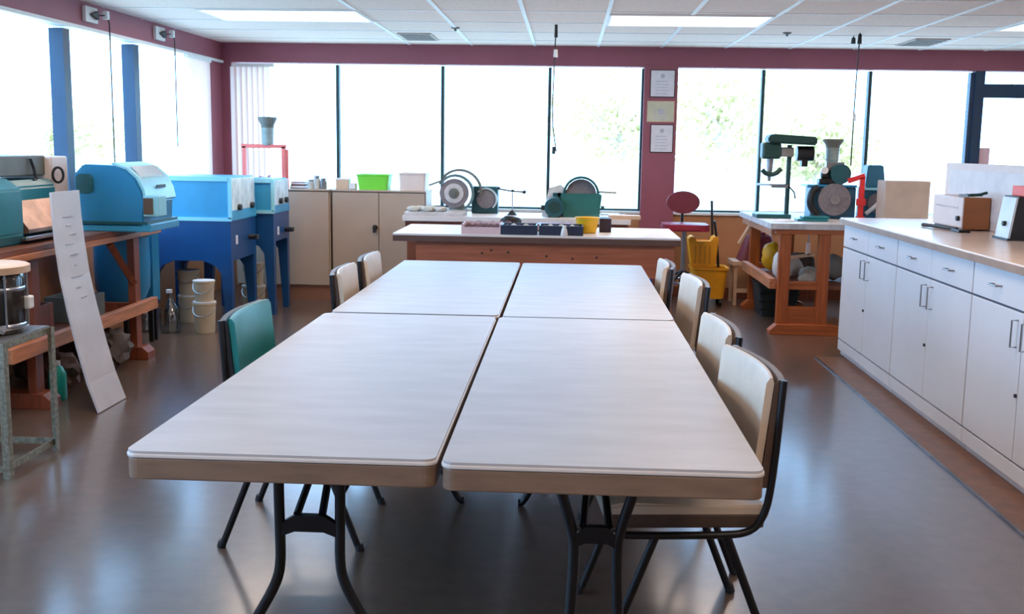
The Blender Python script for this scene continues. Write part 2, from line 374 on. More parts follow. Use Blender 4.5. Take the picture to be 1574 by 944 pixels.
# sheets on the pillar
def sheet(px0, py0, px1, py1, lab, m, seal=False):
    a = at(px0, py0, D-.055); b = at(px1, py1, D-.055)
    t = thing('certificate', lab, 'certificate', ((a.x+b.x)/2, D-.051, (a.z+b.z)/2), 0, 'certificates on the maroon pillar')
    w_, h_ = (b.x-a.x)/2, (a.z-b.z)/2
    MB().box(-w_, w_, -.008, 0, -h_, h_).build('frame', BLKMET if not seal else PALEW, t)
    MB().box(-w_+.008, w_-.008, -.0105, -.008, -h_+.008, h_-.008).build('page', m, t)
    g = mat('faded_print_grey', (.48, .46, .50), .8)
    l = MB()
    if seal: l.cyl((0, -.0125, 0), (0, -.0105, 0), .03, seg=16)
    else: l.cyl((0, -.0125, h_*.55), (0, -.0105, h_*.55), .02, seg=16)
    for k in range(5): l.box(-w_*.55, w_*(.4+.1*(k % 2)), -.012, -.0105, -h_*.75+k*h_*.22, -h_*.75+k*h_*.22+.006)
    l.build('print', g, t)
sheet(1000, 107, 1037, 150, 'white certificate at the top of the maroon pillar', PAPER)
sheet(995, 155, 1036, 188, 'yellowish certificate with a seal, middle of three on the pillar', mat('yellowed_paper', (.60, .56, .40), .7), True)
sheet(1000, 191, 1034, 235, 'white certificate lowest of three on the maroon pillar', PAPER)

# ================================================================== TABLES
def make_table(label, x0, x1, y0, y1, leg_style):
    cx, cy = (x0+x1)/2, (y0+y1)/2; hw, hl = (x1-x0)/2-.004, (y1-y0)/2-.002
    t = thing('folding_table', label, 'table', (cx, cy, 0), 0, 'folding tables pushed together')
    MB().prism(rrect(-hw, hw, -hl, hl, .030), 'z', .736, .7425).build('tabletop', TABTOP, t)
    MB().prism(rrect(-hw-.003, hw+.003, -hl-.003, hl+.003, .032), 'z', .726, .736).build('rim', TABRIM, t, bevel=.003)
    MB().prism(rrect(-hw, hw, -hl, hl, .030), 'z', .672, .726).build('edge_band', TABEDGE, t, bevel=.004)
    MB().box(-hw+.08, hw-.08, -hl+.27, -hl+.30, .652, .672).box(-hw+.08, hw-.08, hl-.30, hl-.27, .652, .672).box(-.2, -.17, -hl+.30, hl-.30, .652, .672).box(.17, .2, -hl+.30, hl-.30, .652, .672).build('under_frame', BLKMET, t)
    for e in (-1, 1):
        y = e*(hl-.30)
        st = leg_style if e < 0 else 0
        for s in (-1, 1):
            if st == 0: pr = [(.084, .672), (.082, .46), (.080, .35), (.095, .29), (.145, .20), (.205, .10), (.25, .013), (.27, .013)]
            else: pr = [(.108, .672), (.10, .60), (.060, .47), (.056, .42), (.060, .30), (.066, .22), (.085, .15), (.15, .07), (.20, .013), (.23, .013)]
            MB().tube([(s*a, y, z) for a, z in pr], .0145, 12, smooth=2).build('leg', BLKMET, t, True)
        q = .078 if st == 0 else .058
        cb = MB().prism([(-q, .43), (-q*.5, .445), (q*.5, .445), (q, .43), (q, .465), (q*.5, .49), (-q*.5, .49), (-q, .465)], 'y', y-.012, y+.012)
        cb.build('crossbar', BLKMET, t)
        d = -e
        MB().tube([(-.034, y, .49), (-.012, y+d*.30, .655)], .011, 8).tube([(.034, y, .49), (.012, y+d*.30, .655)], .011, 8).box(-.018, .018, y+d*.22-.04, y+d*.22+.04, .60, .64).build('brace', BLKMET, t)
        MB().cyl((-.05, y, .47), (.05, y, .47), .012, seg=10).build('hinge', STEEL, t)
    return t
make_table('white-topped folding table at the front left, nearest the camera', -1.0485, -.2929, 2.447, 4.609, 0)
make_table('white-topped folding table at the front right, nearest the camera', -.284, .4759, 2.43, 4.600, 1)
make_table('white-topped folding table at the back left, behind the front left one', -1.03, -.285, 4.64, 6.80, 0)
make_table('white-topped folding table at the back right, before the wooden bench', -.272, .478, 4.62, 6.78, 0)

# ================================================================== CHAIRS (facing local +x)
def make_chair(label, vm, bm_, group=None):
    t = thing('stacking_chair', label, 'chair', (0, 0, 0), 0, group)
    def slab(x_off, th, z0, z1, hw, n=12, bow=.03, lean=.10):
        b = MB(); cols = []
        for i in range(n+1):
            u = -1+2*i/n; y = u*hw; xb = -.235+bow*(u*u)*1.0
            ring = []
            zz = [z0, z0+.012, (z0+z1)/2, z1-.015, z1]
            for z in zz: ring.append((xb+x_off-(z-.5)*lean + (.0 if z not in (z0, z1) else .006), y, z))
            for z in zz[::-1]: ring.append((xb+x_off-(z-.5)*lean+th-(.0 if z not in (z0, z1) else .008), y, z))
            cols.append([b.b.verts.new(q) for q in ring])
        return b.skin(cols)
    slab(-.012, .032, .535, .845, .262).build('back_shell', bm_, t, True)
    slab(.021, .022, .535, .850, .256).build('backrest', vm, t, True)
    s = MB().prism([(-.215, .425), (.18, .432), (.235, .425), (.25, .45), (.235, .472), (.18, .482), (-.05, .47), (-.215, .475), (-.235, .45)], 'y', -.235, .235, .008)
    s.build('seat', vm, t, True)
    MB().box(-.215, .237, -.238, .238, .408, .450, .006).build('seat_pan', VINYLB, t)
    for sy in (-1, 1):
        y = sy*.264
        MB().tube([(-.262+.02, y, .845), (-.222, y, .52), (-.20, y, .44), (-.165, y, .405), (-.10, y, .397), (.20, y, .397), (.235, y*.93, .40)], .011, 10, smooth=2).build('side_frame', BLKMET, t, True)
        yl = sy*.262
        o = MB().tube([(-.10, y, .40), (-.255, yl, .012)], .0125, 10).build('leg', BLKMET, t, True)
        MB().cyl((-.262, yl, 0), (-.255, yl, .025), .016, seg=10).build('foot_cap', BLACK, o)
        o = MB().tube([(.10, y, .40), (.245, yl, .012)], .0125, 10).build('leg', BLKMET, t, True)
        MB().cyl((.252, yl, 0), (.245, yl, .025), .016, seg=10).build('foot_cap', BLACK, o)
    return t
tc_ = make_chair('teal padded chair tucked under the front left table', TEALV, BLACK); tc_.location = (-.985, 4.0, 0); tc_.rotation_euler = (0, 0, .02)
G1 = 'beige chairs around the tables'
bc = make_chair('beige padded chair at the front right, nearest of the four on the right', VINYL, VINYLB, G1)
bc.location = (.345, 3.20, 0); bc.rotation_euler = (0, 0, PI+.10)
dup(bc, 'beige padded chair second from the front on the right side', (.345, 3.90, 0), PI+.04)
dup(bc, 'beige padded chair third from the front on the right side', (.405, 5.22, 0), PI+.05)
dup(bc, 'beige padded chair farthest back on the right side, by the wooden bench', (.325, 5.95, 0), PI-.03)
dup(bc, 'beige padded chair on the left side, nearer of the two beyond the teal one', (-.90, 5.40, 0), .05)
dup(bc, 'beige padded chair on the left side, farther of the two by the steel cupboards', (-.885, 6.03, 0), .04)

# ================================================================== WHITE COUNTER UNITS
def cabinet(y0, y1, label):
    t = thing('base_cabinet', label, 'cabinet', (2.0, (y0+y1)/2, 0), 0, 'white base cabinets of the counter')
    h = (y1-y0)/2-.003
    MB().box(.02, .62, -h, h, .125, .957).build('body', WHTLAM, t)
    MB().box(-.004, .02, -h, h, .045, .118).box(.02, .62, -h, h, .006, .125).build('plinth', WHTLAM, t, bevel=.002)
    MB().box(.006, .02, -h-.002, h+.002, .118, .957).build('carcass_edge', GAPM, t)
    for a, b in ((-h+.004, -.003), (.003, h-.004)):
        f = MB().box(-.006, .014, a, b, .797, .952).build('drawer', WHTLAM, t, bevel=.002)
        m_ = (a+b)/2
        MB().tube([(-.006, m_-.045, .875), (-.034, m_-.045, .875), (-.034, m_+.045, .875), (-.006, m_+.045, .875)], .0045, 8).build('handle', STEEL, f)
        g = MB().box(-.006, .014, a, b, .128, .785).build('door', WHTLAM, t, bevel=.002)
        yh = (b-.05) if a < -.1 else (a+.05)
        MB().tube([(-.006, yh, .63), (-.034, yh, .63), (-.034, yh, .75), (-.006, yh, .75)], .0045, 8).build('handle', STEEL, g)
        if a > -.1: MB().cyl((-.014, .012, .42), (-.006, .012, .42), .009, seg=10).build('lock', BLACK, g)
cabinet(6.58, 7.86, 'white two-drawer base cabinet at the far end of the counter, beside the pine bench')
cabinet(5.35, 6.58, 'white two-drawer base cabinet in the middle of the counter run')
cabinet(4.12, 5.35, 'white two-drawer base cabinet cut by the right edge of the picture')
cabinet(2.89, 4.12, 'white two-drawer base cabinet nearest the front, out of the picture')
t = thing('countertop', 'long pale laminate worktop over the white base cabinets', 'worktop', (1.97, 2.87, .957))
MB().box(0, .71, 0, 5.02, 0, .042).build('slab', COUNTER, t, bevel=.006)
MB().box(-.006, 0, 0, 5.02, 0, .034).build('edge_strip', COUNTERE, t)

# ================================================================== STEEL CUPBOARDS along the back wall
def cupboard(x0, x1, label):
    t = thing('steel_cupboard', label, 'cupboard', ((x0+x1)/2, 9.95, 0), 0, 'beige steel cupboards under the back window')
    h = (x1-x0)/2-.004
    MB().box(-h, h, .02, .44, .14, 1.03).build('body', METBEIGE, t)
    MB().box(-h+.01, h-.01, .03, .43, 0, .14).build('plinth', METBRN, t)
    MB().box(-h-.002, h+.002, -.01, .45, 1.03, 1.045).build('top', METBEIGE, t, bevel=.003)
    for s in (-1, 1):
        f = MB().box(min(s*.003, s*(h-.012)), max(s*.003, s*(h-.012)), 0, .02, .15, 1.02).build('door', METBEIGE, t, bevel=.003)
        if s < 0: MB().cyl((-.035, -.03, .70), (-.035, 0, .70), .02, .026, 14).box(-.05, -.02, -.045, -.03, .655, .71, .004).build('handle', BLACK, f)
cupboard(-3.10, -2.195, 'beige steel cupboard in the left corner behind the blue cabinets')
cupboard(-2.185, -1.30, 'beige steel cupboard with the lime bin on top')
ZT = 1.045
def open_bin(name, label, cat, m, px0, px1, ptop, Y, z, dpt, taper=.88, grp=None):
    a = at(px0, ptop, Y); b = at(px1, ptop, Y); cx = (a.x+b.x)/2; hw = (b.x-a.x)/2; h = a.z-z
    b_ = MB(); ro = []
    def rg(k, zz): return [b_.b.verts.new((u, v, zz)) for u, v in rrect(-hw*k, hw*k, -dpt/2*k, dpt/2*k, .02)]
    b_.skin([rg(taper, 0), rg(1, h-.012), rg(1.05, h-.01), rg(1.05, h), rg(.97, h), rg(taper-.03, .01)])
    return tag(b_.build(name, m, None, True, (cx, Y+dpt/2, z)), label, cat, grp)
open_bin('plastic_bin', 'lime green plastic bin on the steel cupboard', 'bin', GREENP, 548, 597, 268, 10.0, ZT, .26)
open_bin('plastic_bin', 'beige plastic bin on the right end of the steel cupboard', 'bin', CREAMP, 613, 654, 266, 10.0, ZT, .3, .95)
def bx(name, label, cat, m, px0, px1, py0, Y, z, dpt, bev=.004, group=None):
    a = at(px0, py0, Y); b = at(px1, py0, Y); hw = (b.x-a.x)/2
    return tag(MB().box(-hw, hw, 0, dpt, 0, a.z-z, bev).build(name, m, None, False, ((a.x+b.x)/2, Y, z)), label, cat, group)
for i, (px, pt, l) in enumerate(((487, 270, 'small pale jar on the cupboard beside the books'), (478, 276, 'tiny pale jar next to the books'), (497, 274, 'small grey tin between the pale jar and wooden box'))):
    a = at(px, pt, 10.05); t = thing('jar', l, 'jar', (a.x, 10.05, ZT)); h = a.z-ZT
    MB().lathe([(.028, 0), (.032, .01), (.032, h*.7), (.022, h*.8)]).build('body', ROCKW if i != 2 else STEEL, t, True); MB().cyl((0, 0, h*.8), (0, 0, h), .025, seg=16).build('lid', STEEL, t)
t = thing('wooden_box', 'small pale wooden box on the steel cupboard left of lime bin', 'box', (-2.09, 10.05, ZT))
MB().box(-.075, .045, 0, .12, 0, .085, .004).build('body', PALEW, t); MB().box(-.078, .048, -.003, .123, .085, .10).build('lid', CREAMP, t)
o = tag(MB().box(-.03, .03, -.04, .04, 0, .06, .01).build('soap_block', PAPER, None, False, (-2.0, 10.05, ZT)), 'small white block between wooden box and lime bin', 'block')
# red arbor press like stand with jar
t = thing('red_stand', 'salmon red metal frame stand on the corner cupboard carrying a grey jar', 'stand', (-2.83, 10.0, ZT))
for sx in (-.185, .185):
    MB().box(sx-.016, sx+.016, 0, .04, 0, .385).build('post', PINKRED, t)
MB().box(-.21, .21, 0, .04, .37, .405).build('crossbar', PINKRED, t)
MB().box(-.185, .185, .0, .2, 0, .025).build('base', PINKRED, t)
MB().prism([(-.10, .025), (.10, .025), (.10, .09), (.05, .06), (.03, .12), (0, .07), (-.05, .11), (-.1, .07)], 'y', .05, .12).build('jaw', REDC, t)
MB().box(.205, .225, .02, .04, 0, .36).build('side_rod', PINKRED, t)
def hopper(label, px, ytop, ybot, Y, r, loc=None):
    a = at(px, ytop, Y); b = at(px, ybot, Y); h = a.z-b.z
    t = thing('hopper_jar', label, 'jar', (a.x, Y, b.z), 0)
    MB().lathe([(r*.62, 0), (r*.75, h*.1), (r*.72, h*.15), (r*.78, h*.62)]).build('jar', JARGL, t, True)
    MB().lathe([(r*.78, h*.62), (r*.8, h*.72), (r*1.15, h*.92), (r*1.15, h), (r*.95, h)]).build('lid', GREYOL, t, True)
    return t
hopper('grey jar with flared lid standing on the salmon red stand', 411, 180, 223, 10.03, .075)
MB_ = None

# ================================================================== MIDDLE BENCHES
t = thing('work_bench', 'long wooden bench with white top behind the tables', 'bench', (-.215, 7.62, 0))
MB().box(-1.02, 1.02, 0, .92, .832, .845).build('benchtop', WHTTOP, t)
MB().box(-1.02, 1.02, 0, .92, .79, .832).build('top_edge', mat('dark_top_edge', (.12, .06, .045), .5), t)
MB().box(-.86, .985, .05, .09, .55, .79).build('apron', BENCHW, t)
for x in (-.84, .90):
    for y in (.09, .8): MB().box(x, x+.08, y, y+.08, 0, .79).build('leg', BENCHW, t)
MB().box(-.8, .94, .8, .84, .15, .24).build('stretcher', BENCHW, t)
for px, py in ((755, 385), (741, 389), (781, 388), (840, 394), (880, 398), (917, 396)):
    a = at(px, py, 7.665); o = MB().cyl((a.x+.215, .044, a.z), (a.x+.215, .052, a.z), .008, seg=10).build('bolt_hole', BLACK, t)
t = thing('rear_bench', 'reddish wooden bench against the window carrying the grinders', 'bench', (-.42, 8.95, 0))
MB().box(-.95, .95, 0, .75, .84, .88).build('benchtop', WHTTOP, t)
MB().box(-.93, .93, .03, .07, .74, .84).build('apron', REDWOOD, t)
for x in (-.92, .84):
    for y in (.07, .6): MB().box(x, x+.08, y, y+.08, 0, .84).build('leg', REDWOOD, t)
# wooden tray with stones at left
t = thing('stone_tray', 'pale stone-cluttered tray at the left end of the rear bench', 'tray', (-1.13, 8.98, .88))
MB().box(-.23, .27, 0, .30, 0, .03, .004).build('tray', STONETOP, t)
for k in range(5): tag(MB().rock((0, 0, .022), .035, (1.5, 1, .7), k).build('stone', ROCKW, None, True, (-1.30+k*.06, 9.08+.05*(k % 2), .912)), 'pale stone on the tray at the left end of the rear bench', 'stone', 'pale stones on the rear tray')
# big wheel with twin hoods
a = at(697, 298, 9.3)
t = thing('wheel_grinder', 'pale grinder with a round grey wheel under curved twin hoods', 'grinder', (a.x, 9.38, .882))
zc = a.z-.88
MB().cyl((0, -.04, zc), (0, .02, zc), .125, seg=32).build('wheel', GRIND, t, True)
MB().cyl((0, -.046, zc), (0, -.04, zc), .085, seg=28).build('label_disc', STONETOP, t, True)
MB().cyl((0, -.055, zc), (0, -.046, zc), .045, seg=20).cyl((0, -.07, zc), (0, -.055, zc), .02, seg=12).build('hub', GREYOL, t, True)
def arc(r, a0, a1, cx=0, cy=0, y=0, n=14): return [(cx+r*math.cos(math.radians(a0+(a1-a0)*i/n)), y, cy+r*math.sin(math.radians(a0+(a1-a0)*i/n))) for i in range(n+1)]
def hood(r, th, a0, a1, y0, y1, cx, cz):
    A = [(p[0], p[2]) for p in arc(r, a0, a1, cx, cz)]; B = [(p[0], p[2]) for p in arc(r-th, a1, a0, cx, cz)]
    return MB().prism(A+B, 'y', y0, y1)
hood(.165, .022, -60, 150, -.05, .03, .01, zc).build('hood', mat('grey_teal_hood', (.10, .17, .17), .4), t, True)
hood(.20, .02, -10, 140, .02, .08, .04, zc+.01).build('rear_hood', GREYOL, t, True)
MB().box(-.16, .10, -.08, .16, 0, .03, .004).box(-.05, .08, .02, .1, .03, zc).build('base', ROCKW, t)
MB().box(-.22, -.1, -.06, 0, zc+.08, zc+.095, rot=Matrix.Rotation(-.35, 3, 'Y')).build('splash_flap', GREYOL, t)
# teal box with disc
a = at(742, 306, 9.45)
t = thing('disc_sander', 'dark teal box machine with a small grey disc, right of the wheel grinder', 'sander', (a.x+.03, 9.47, .88))
zc = a.z-.88
MB().box(-.13, .10, .0, .2, 0, .235, .008).build('body', DKTEAL, t)
MB().cyl((0, -.05, zc), (0, -.01, zc), .08, seg=28).cyl((0, -.01, zc), (0, .0, zc), .03, seg=12).build('disc', GRIND, t, True)
hood(.10, .014, -50, 140, -.06, 0, .0, zc).build('guard', mat('pale_grey_guard', (.42, .5, .52), .4), t, True)
# T shaped stand
t = thing('tool_stand', 'thin black T-shaped tool stand on the bench by the window', 'stand', (-.47, 9.3, .88))
MB().lathe([(.045, 0), (.03, .02), (.01, .04)]).build('base', BLACK, t, True)
MB().cyl((0, 0, .03), (0, 0, .22), .005, seg=8).build('post', STEEL, t)
MB().tube([(-.13, 0, .225), (0, 0, .205), (.10, 0, .20)], .006, 8).build('arm', BLACK, t)
MB().rock((-.12, 0, .23), .015).rock((.10, 0, .2), .018).rock((0, 0, .21), .014).build('knob', BLACK, t, True)
# green trim saw
a = at(893, 305, 9.25); t = thing('trim_saw', 'green trim saw with a grey half disc showing over its tank', 'saw', (a.x, 9.15, .88))
MB().prism([(-.145, .05), (.16, .05), (.175, .19), (.155, .20), (-.16, .20), (-.175, .17)], 'y', 0, .3, .006).box(-.15, .16, .0, .3, 0, .055).build('tank', GRNMACH, t)
MB().cyl((0, .10, .19), (0, .13, .19), .13, seg=36).build('blade', GRIND, t, True)
hood(.155, .02, 5, 175, .06, .17, 0, .19).build('blade_guard', DKTEAL, t, True)
MB().box(-.24, -.14, .1, .2, .17, .20).box(-.2, -.175, .1, .2, .10, .2).build('feed_arm', DKTEAL, t)
MB().cyl((.14, .1, .215), (.30, .1, .21), .008, seg=8).build('handle_rod', STEEL, t)
MB().box(.17, .33, .05, .2, .02, .03).build('side_tray', STEEL, t)
MB().cyl((.17, .08, .08), (.20, .08, .08), .018, seg=12).build('knob', DKTEAL, t)
a = at(852, 317, 9.15); t = thing('saw_motor', 'round dark motor left of the green trim saw', 'motor', (a.x, 9.1, .88))
MB().cyl((0, -.03, .085), (0, .15, .085), .082, seg=24).build('housing', DKTEAL, t, True)
MB().cyl((0, -.045, .085), (0, -.03, .085), .05, seg=20).build('end_cap', DKGRN, t, True); MB().box(-.11, -.06, .0, .08, .06, .1).build('terminal', BLACK, t)
MB().box(-.05, .05, 0, .14, 0, .02).build('foot', BLACK, t)
t = thing('white_splash_guard', 'translucent white plastic guard beside the trim saw', 'guard', (-.115, 9.28, .88))
MB().prism([(-.1, 0), (.1, 0), (.14, .2), (.06, .27), (-.04, .24)], 'y', 0, .02).build('sheet', BAGW, t)
# items on the front bench
ZT2 = .845
a = at(710, 345, 7.72); b = at(770, 345, 7.72); hw = (b.x-a.x)/2
t = thing('stone_box', 'pale pink tray of purple stones on the white bench', 'tray', ((a.x+b.x)/2, 7.68, ZT2))
MB().box(-hw, hw, 0, .26, 0, .01).box(-hw, hw, 0, .01, .01, .05).box(-hw, hw, .25, .26, .01, .075).box(-hw, -hw+.01, .01, .25, .01, .07).box(hw-.01, hw, .01, .25, .01, .07).build('tray', mat('pale_pink_plastic', (.68, .50, .52), .5), t)
rnd = random.Random(3)
for k in range(18): tag(MB().rock((0, 0, .02), .021, (1.2, 1, .8), k, sub=1).build('stone', ROCKP, None, False, ((a.x+b.x)/2-hw+.04+(k % 6)*(2*hw-.08)/5+rnd.uniform(-.006, .006), 7.735+(k//6)*.07+rnd.uniform(-.01, .01), ZT2+.028)), 'purple-brown stone in the pale pink tray', 'stone', 'purple stones in the pink tray')
def navy_tray(x0, x1, y, label, n):
    t = thing('parts_tray', label, 'tray', ((x0+x1)/2, y, ZT2), 0, 'navy parts trays on the white bench'); hw = (x1-x0)/2
    MB().box(-hw, hw, 0, .22, 0, .008).box(-hw, hw, 0, .01, .008, .068).box(-hw, hw, .21, .22, .008, .068).box(-hw, -hw+.01, .01, .21, .008, .068).box(hw-.01, hw, .01, .21, .008, .068).build('tray', mat('navy_plastic', (.012, .025, .06), .4), t)
    for k in range(n):
        x = -hw+.04+k*(2*hw-.08)/max(1, n-1); tag(MB().rock((0, 0, .018), .024, (1.2, 1.2, .9), k+9, sub=1).build('stone', ROCKW if k % 2 else ROCKP, None, False, ((x0+x1)/2+x, y+.08+.06*(k % 2), ZT2+.032)), ('pale' if k % 2 else 'purple') + ' stone in the '+label.split(' ', 1)[1].replace('dark ', ''), 'stone', 'stones in the navy trays, '+('pale' if k % 2 else 'purple')+(' left' if n == 5 else ' right'))
navy_tray(-.465, -.21, 7.68, 'long navy tray right of the pink one', 5)
navy_tray(-.195, .12, 7.69, 'short navy tray before the yellow bowl', 7)
def flat_book(x0, x1, y0, y1, z, h, m, l, cat='book'):
    t = thing('book', l, cat, ((x0+x1)/2, y0, z)); hw = (x1-x0)/2
    MB().box(-hw, hw, 0, y1-y0, 0, h*.2).box(-hw, hw, 0, y1-y0, h*.8, h).box(-hw, -hw+.004, 0, y1-y0, h*.2, h*.8).build('cover', m, t); MB().box(-hw+.004, hw-.005, .004, y1-y0-.004, h*.2, h*.8).build('pages', PAPER, t)
flat_book(-.22, -.03, 8.02, 8.25, ZT2, .055, REDWOOD, 'brown book lying behind the right navy tray, left of a second one')
flat_book(-.02, .04, 8.0, 8.22, ZT2, .06, mat('red_brown_cover', (.22, .06, .05), .5), 'red-brown book lying beside the yellow bowl')
a = at(903, 334, 7.98); t = tag(MB().lathe([(.055, 0), (.065, .004), (.088, a.z-ZT2-.006), (.094, a.z-ZT2), (.083, a.z-ZT2-.004), (.058, .01)], seg=32).build('bowl', YELP, None, True, (a.x, 7.98, ZT2)), 'yellow plastic bowl on the white bench', 'bowl')
bx('dark_box', 'dark purple box right of the yellow bowl', 'box', mat('dark_purple', (.03, .015, .03), .5), 922, 940, 336, 8.05, ZT2, .12)
bx('wood_block', 'tan wooden board block on the rear bench right of the trim saw', 'board', PALEW, 936, 985, 331, 8.97, .88-.0, .14)
t = thing('plastic_bottle', 'small white bottle at the front edge of the white bench', 'bottle', (-.015, 7.64, ZT2)); MB().lathe([(.022, 0), (.026, .01), (.018, .05), (.012, .06)]).build('body', WHITE, t, True); MB().cyl((0, 0, .06), (0, 0, .075), .014, seg=14).build('cap', WHITE, t)
for k in range(6): tag(MB().rock((0, 0, .032), .034, (1.1, 1, .9), k+20).build('stone', ROCKP if k % 2 else GREYOL, None, True, (-.72+k*.055, 8.12+.075*(k % 2), ZT2)), 'dark stone in the loose row behind the pink tray', 'stone', 'dark stones behind the pink tray')
o = tag(MB().rock((0, 0, .045), .075, (1.1, 1, .6), 31).build('dark_cloth_lump', BLACK, None, True, (-.44, 8.45, ZT2)), 'dark rounded lump behind the pink stone tray', 'rag')

flat_book(-2.595, -2.45, 10.05, 10.2, ZT, .032, mat('dark_book', (.05, .03, .03), .6), 'dark book at the bottom of the pair beside the salmon red stand')
flat_book(-2.59, -2.46, 10.06, 10.19, ZT+.033, .028, REDWOOD, 'red-brown book on top of the pair beside the salmon red stand')
# ================================================================== STOOL, MOP BUCKET
t = thing('drafting_stool', 'maroon drafting stool with oval back beside the pillar', 'stool', (1.08, 9.95, 0))
MB().prism(rrect(-.215, .215, -.2, .2, .09, 8), 'z', .73, .79, .015).build('seat', REDC, t, True)
MB().prism([(math.cos(i*PI/14)*.155, .975+math.sin(i*PI/14)*.105) for i in range(28)], 'y', .17, .21, .012).build('backrest', MAROON, t, True)
MB().tube([(0, .1, .72), (0, .23, .76), (0, .235, .90), (0, .22, .96)], .014, 8, smooth=1).build('back_stem', BLKMET, t)
MB().cyl((0, 0, .35), (0, 0, .73), .022, seg=12).build('post', STEEL, t)
MB().tube([(.2*math.cos(i*PI/12), .2*math.sin(i*PI/12), .26) for i in range(25)], .01, 8).build('foot_ring', CHROME, t)
for k in range(5):
    a = k*2*PI/5+.3; MB().tube([(0, 0, .36), (.2*math.cos(a), .2*math.sin(a), .25), (.27*math.cos(a), .27*math.sin(a), .012)], .013, 8).build('leg', BLKMET, t)
t = thing('mop_bucket', 'yellow wheeled mop bucket with wringer under the right window', 'mop bucket', (1.36, 10.30, 0))
b_ = MB(); q = [[b_.b.verts.new((u, v, z)) for u, v in rrect(-hx, hx, -hy, hy, .04)] for hx, hy, z in ((.14, .13, .07), (.165, .15, .34), (.178, .165, .345), (.178, .165, .365), (.155, .14, .36), (.13, .12, .09))]
b_.skin(q).build('tub', YELM, t, True)
MB().prism([(-.17, .36), (-.21, .64), (-.16, .66), (-.14, .60), (.0, .60), (.03, .66), (.075, .65), (.05, .36)], 'y', -.1, .1, .01).build('wringer', YELM, t, True)
for k in range(4): MB().box(-.15+k*.045, -.135+k*.045, -.106, -.1, .40, .57).build('wringer_rib', mat('deep_yellow', (.6, .26, .01), .5), t)
MB().tube([(.09, -.02, .36), (.06, -.05, .62), (.03, -.06, .80)], .012, 8).build('lever', BLACK, t)
for sx in (-.11, .11):
    for sy in (-.1, .1): MB().cyl((sx-.012, sy, .035), (sx+.012, sy, .035), .035, seg=14).box(sx-.016, sx+.016, sy-.02, sy+.02, .045, .075).build('caster', BLACK, t)
t = thing('mop', 'mop standing behind the yellow bucket with a dark slanted handle', 'mop', (1.46, 10.66, 0)); MB().tube([(0, 0, .12), (-.05, -.02, .97)], .012, 8).build('handle', BLACK, t); MB().lathe([(.09, 0), (.08, .06), (.03, .14)], seg=18).build('mop_head', BAGW, t, True)
open_bin('blue_bin', 'small royal blue bin on the floor behind the bench end', 'bin', mat('royal_blue', (.01, .04, .35), .4), 984, 1012, 402, 9.45, 0, .2)

# ================================================================== RIGHT PINE BENCH
t = thing('pine_bench', 'orange pine trestle bench with pale mottled top beyond the counter', 'bench', (1.65, 8.68, 0))
MB().box(-.03, 1.85, -.03, 1.55, .872, .895).box(-.03, 1.85, -.03, 1.55, .85, .872).build('benchtop', STONETOP, t)
MB().box(.0, 1.80, 1.50, 1.54, .78, .85).box(.0, .04, .09, 1.5, .79, .85).build('top_rail', ORGWOODY, t)
def trestle(y, full=True):
    for x0, x1 in ((.055, .145), (.365, .455)): MB().box(x0, x1, y, y+.07, .06, .81).build('upright', ORGWOOD, t, bevel=.004)
    MB().box(.02, .60, y-.01, y+.08, .81, .872 if False else .85).build('head_rail', ORGWOODX, t, bevel=.004)
    MB().box(.145, .365, y+.01, y+.06, .365, .43).build('middle_rail', ORGWOODX, t)
    MB().box(.145, .455, y+.01, y+.06, .06, .225).build('lower_board', ORGWOODX, t)
    MB().prism([(-.0, 0), (.56, 0), (.56, .07), (.50, .085), (.06, .085), (-.0, .03)], 'y', y-.02, y+.09).build('foot', ORGWOODX, t, bevel=.004)
trestle(0); trestle(1.38)
for x0, x1 in ((1.15, 1.24), (1.6, 1.69)):
    for y in (0, 1.38): MB().box(x0, x1, y, y+.07, 0, .85).build('leg', ORGWOOD, t)
MB().box(.0, .05, .07, 1.46, .36, .44).build('side_beam', ORGWOODY, t)
MB().box(.05, 1.7, .09, 1.36, .36, .385).build('shelf', DKWOOD, t)
MB().tube([(.02, 1.2, .80), (-.07, 1.25, .62)], .018, 6).build('strut', PALEW, t)
ZS = .387
def bag(name, label, cat, m, loc, r, sc, seed, group=None): return tag(settle(MB().rock((0, 0, r*sc[2]*.9), r, sc, seed, 0.12, 3).build(name, m, None, True, loc)), label, cat, group)
bag('plastic_bag', 'crumpled white bag at the left end of the pine bench shelf', 'bag', BAGW, (1.80, 9.02, ZS), .09, (.9, 1.3, 1.5), 1)
bag('plastic_bag', 'white bag seen between the pine uprights on the shelf', 'bag', BAGW, (1.91, 9.30, ZS), .1, (1.2, 1.0, .9), 2)
bag('stone_lump', 'grey-white stone beside the bags on the shelf', 'stone', ROCKW, (2.05, 9.12, ZS), .075, (1.2, 1, .8), 3)
bag('stone_lump', 'pale long stone lying on the shelf front', 'stone', ROCKW, (1.98, 8.88, ZS), .055, (1.4, .8, .8), 4)
bag('dark_stone', 'dark stone behind the white bags on the shelf', 'stone', ROCK, (2.05, 9.52, ZS), .11, (1.2, 1, .9), 5)
bag('grey_stone', 'mid-grey stone behind the right upright on the shelf', 'stone', mat('mid_grey_rock', (.2, .2, .19), .8, bump=.4), (2.25, 9.17, ZS), .10, (1, 1, 1.1), 6)
for i, (x, y, z, l) in enumerate(((1.90, 9.0, .0, 'pale tube resting'),)): pass
t = thing('hand_clamp', 'pale wooden hand clamp hanging under the pine bench top', 'clamp', (1.92, 8.83, .61)); MB().box(-.10, .10, 0, .025, 0, .025, rot=Matrix.Rotation(-.15, 3, 'Y')).build('bar', PALEW, t); MB().box(.03, .06, 0, .03, .02, .12).build('jaw', CREAMP, t); MB().cyl((.045, .015, .12), (.045, .015, .23), .006, seg=8).build('hook', STEEL, t)
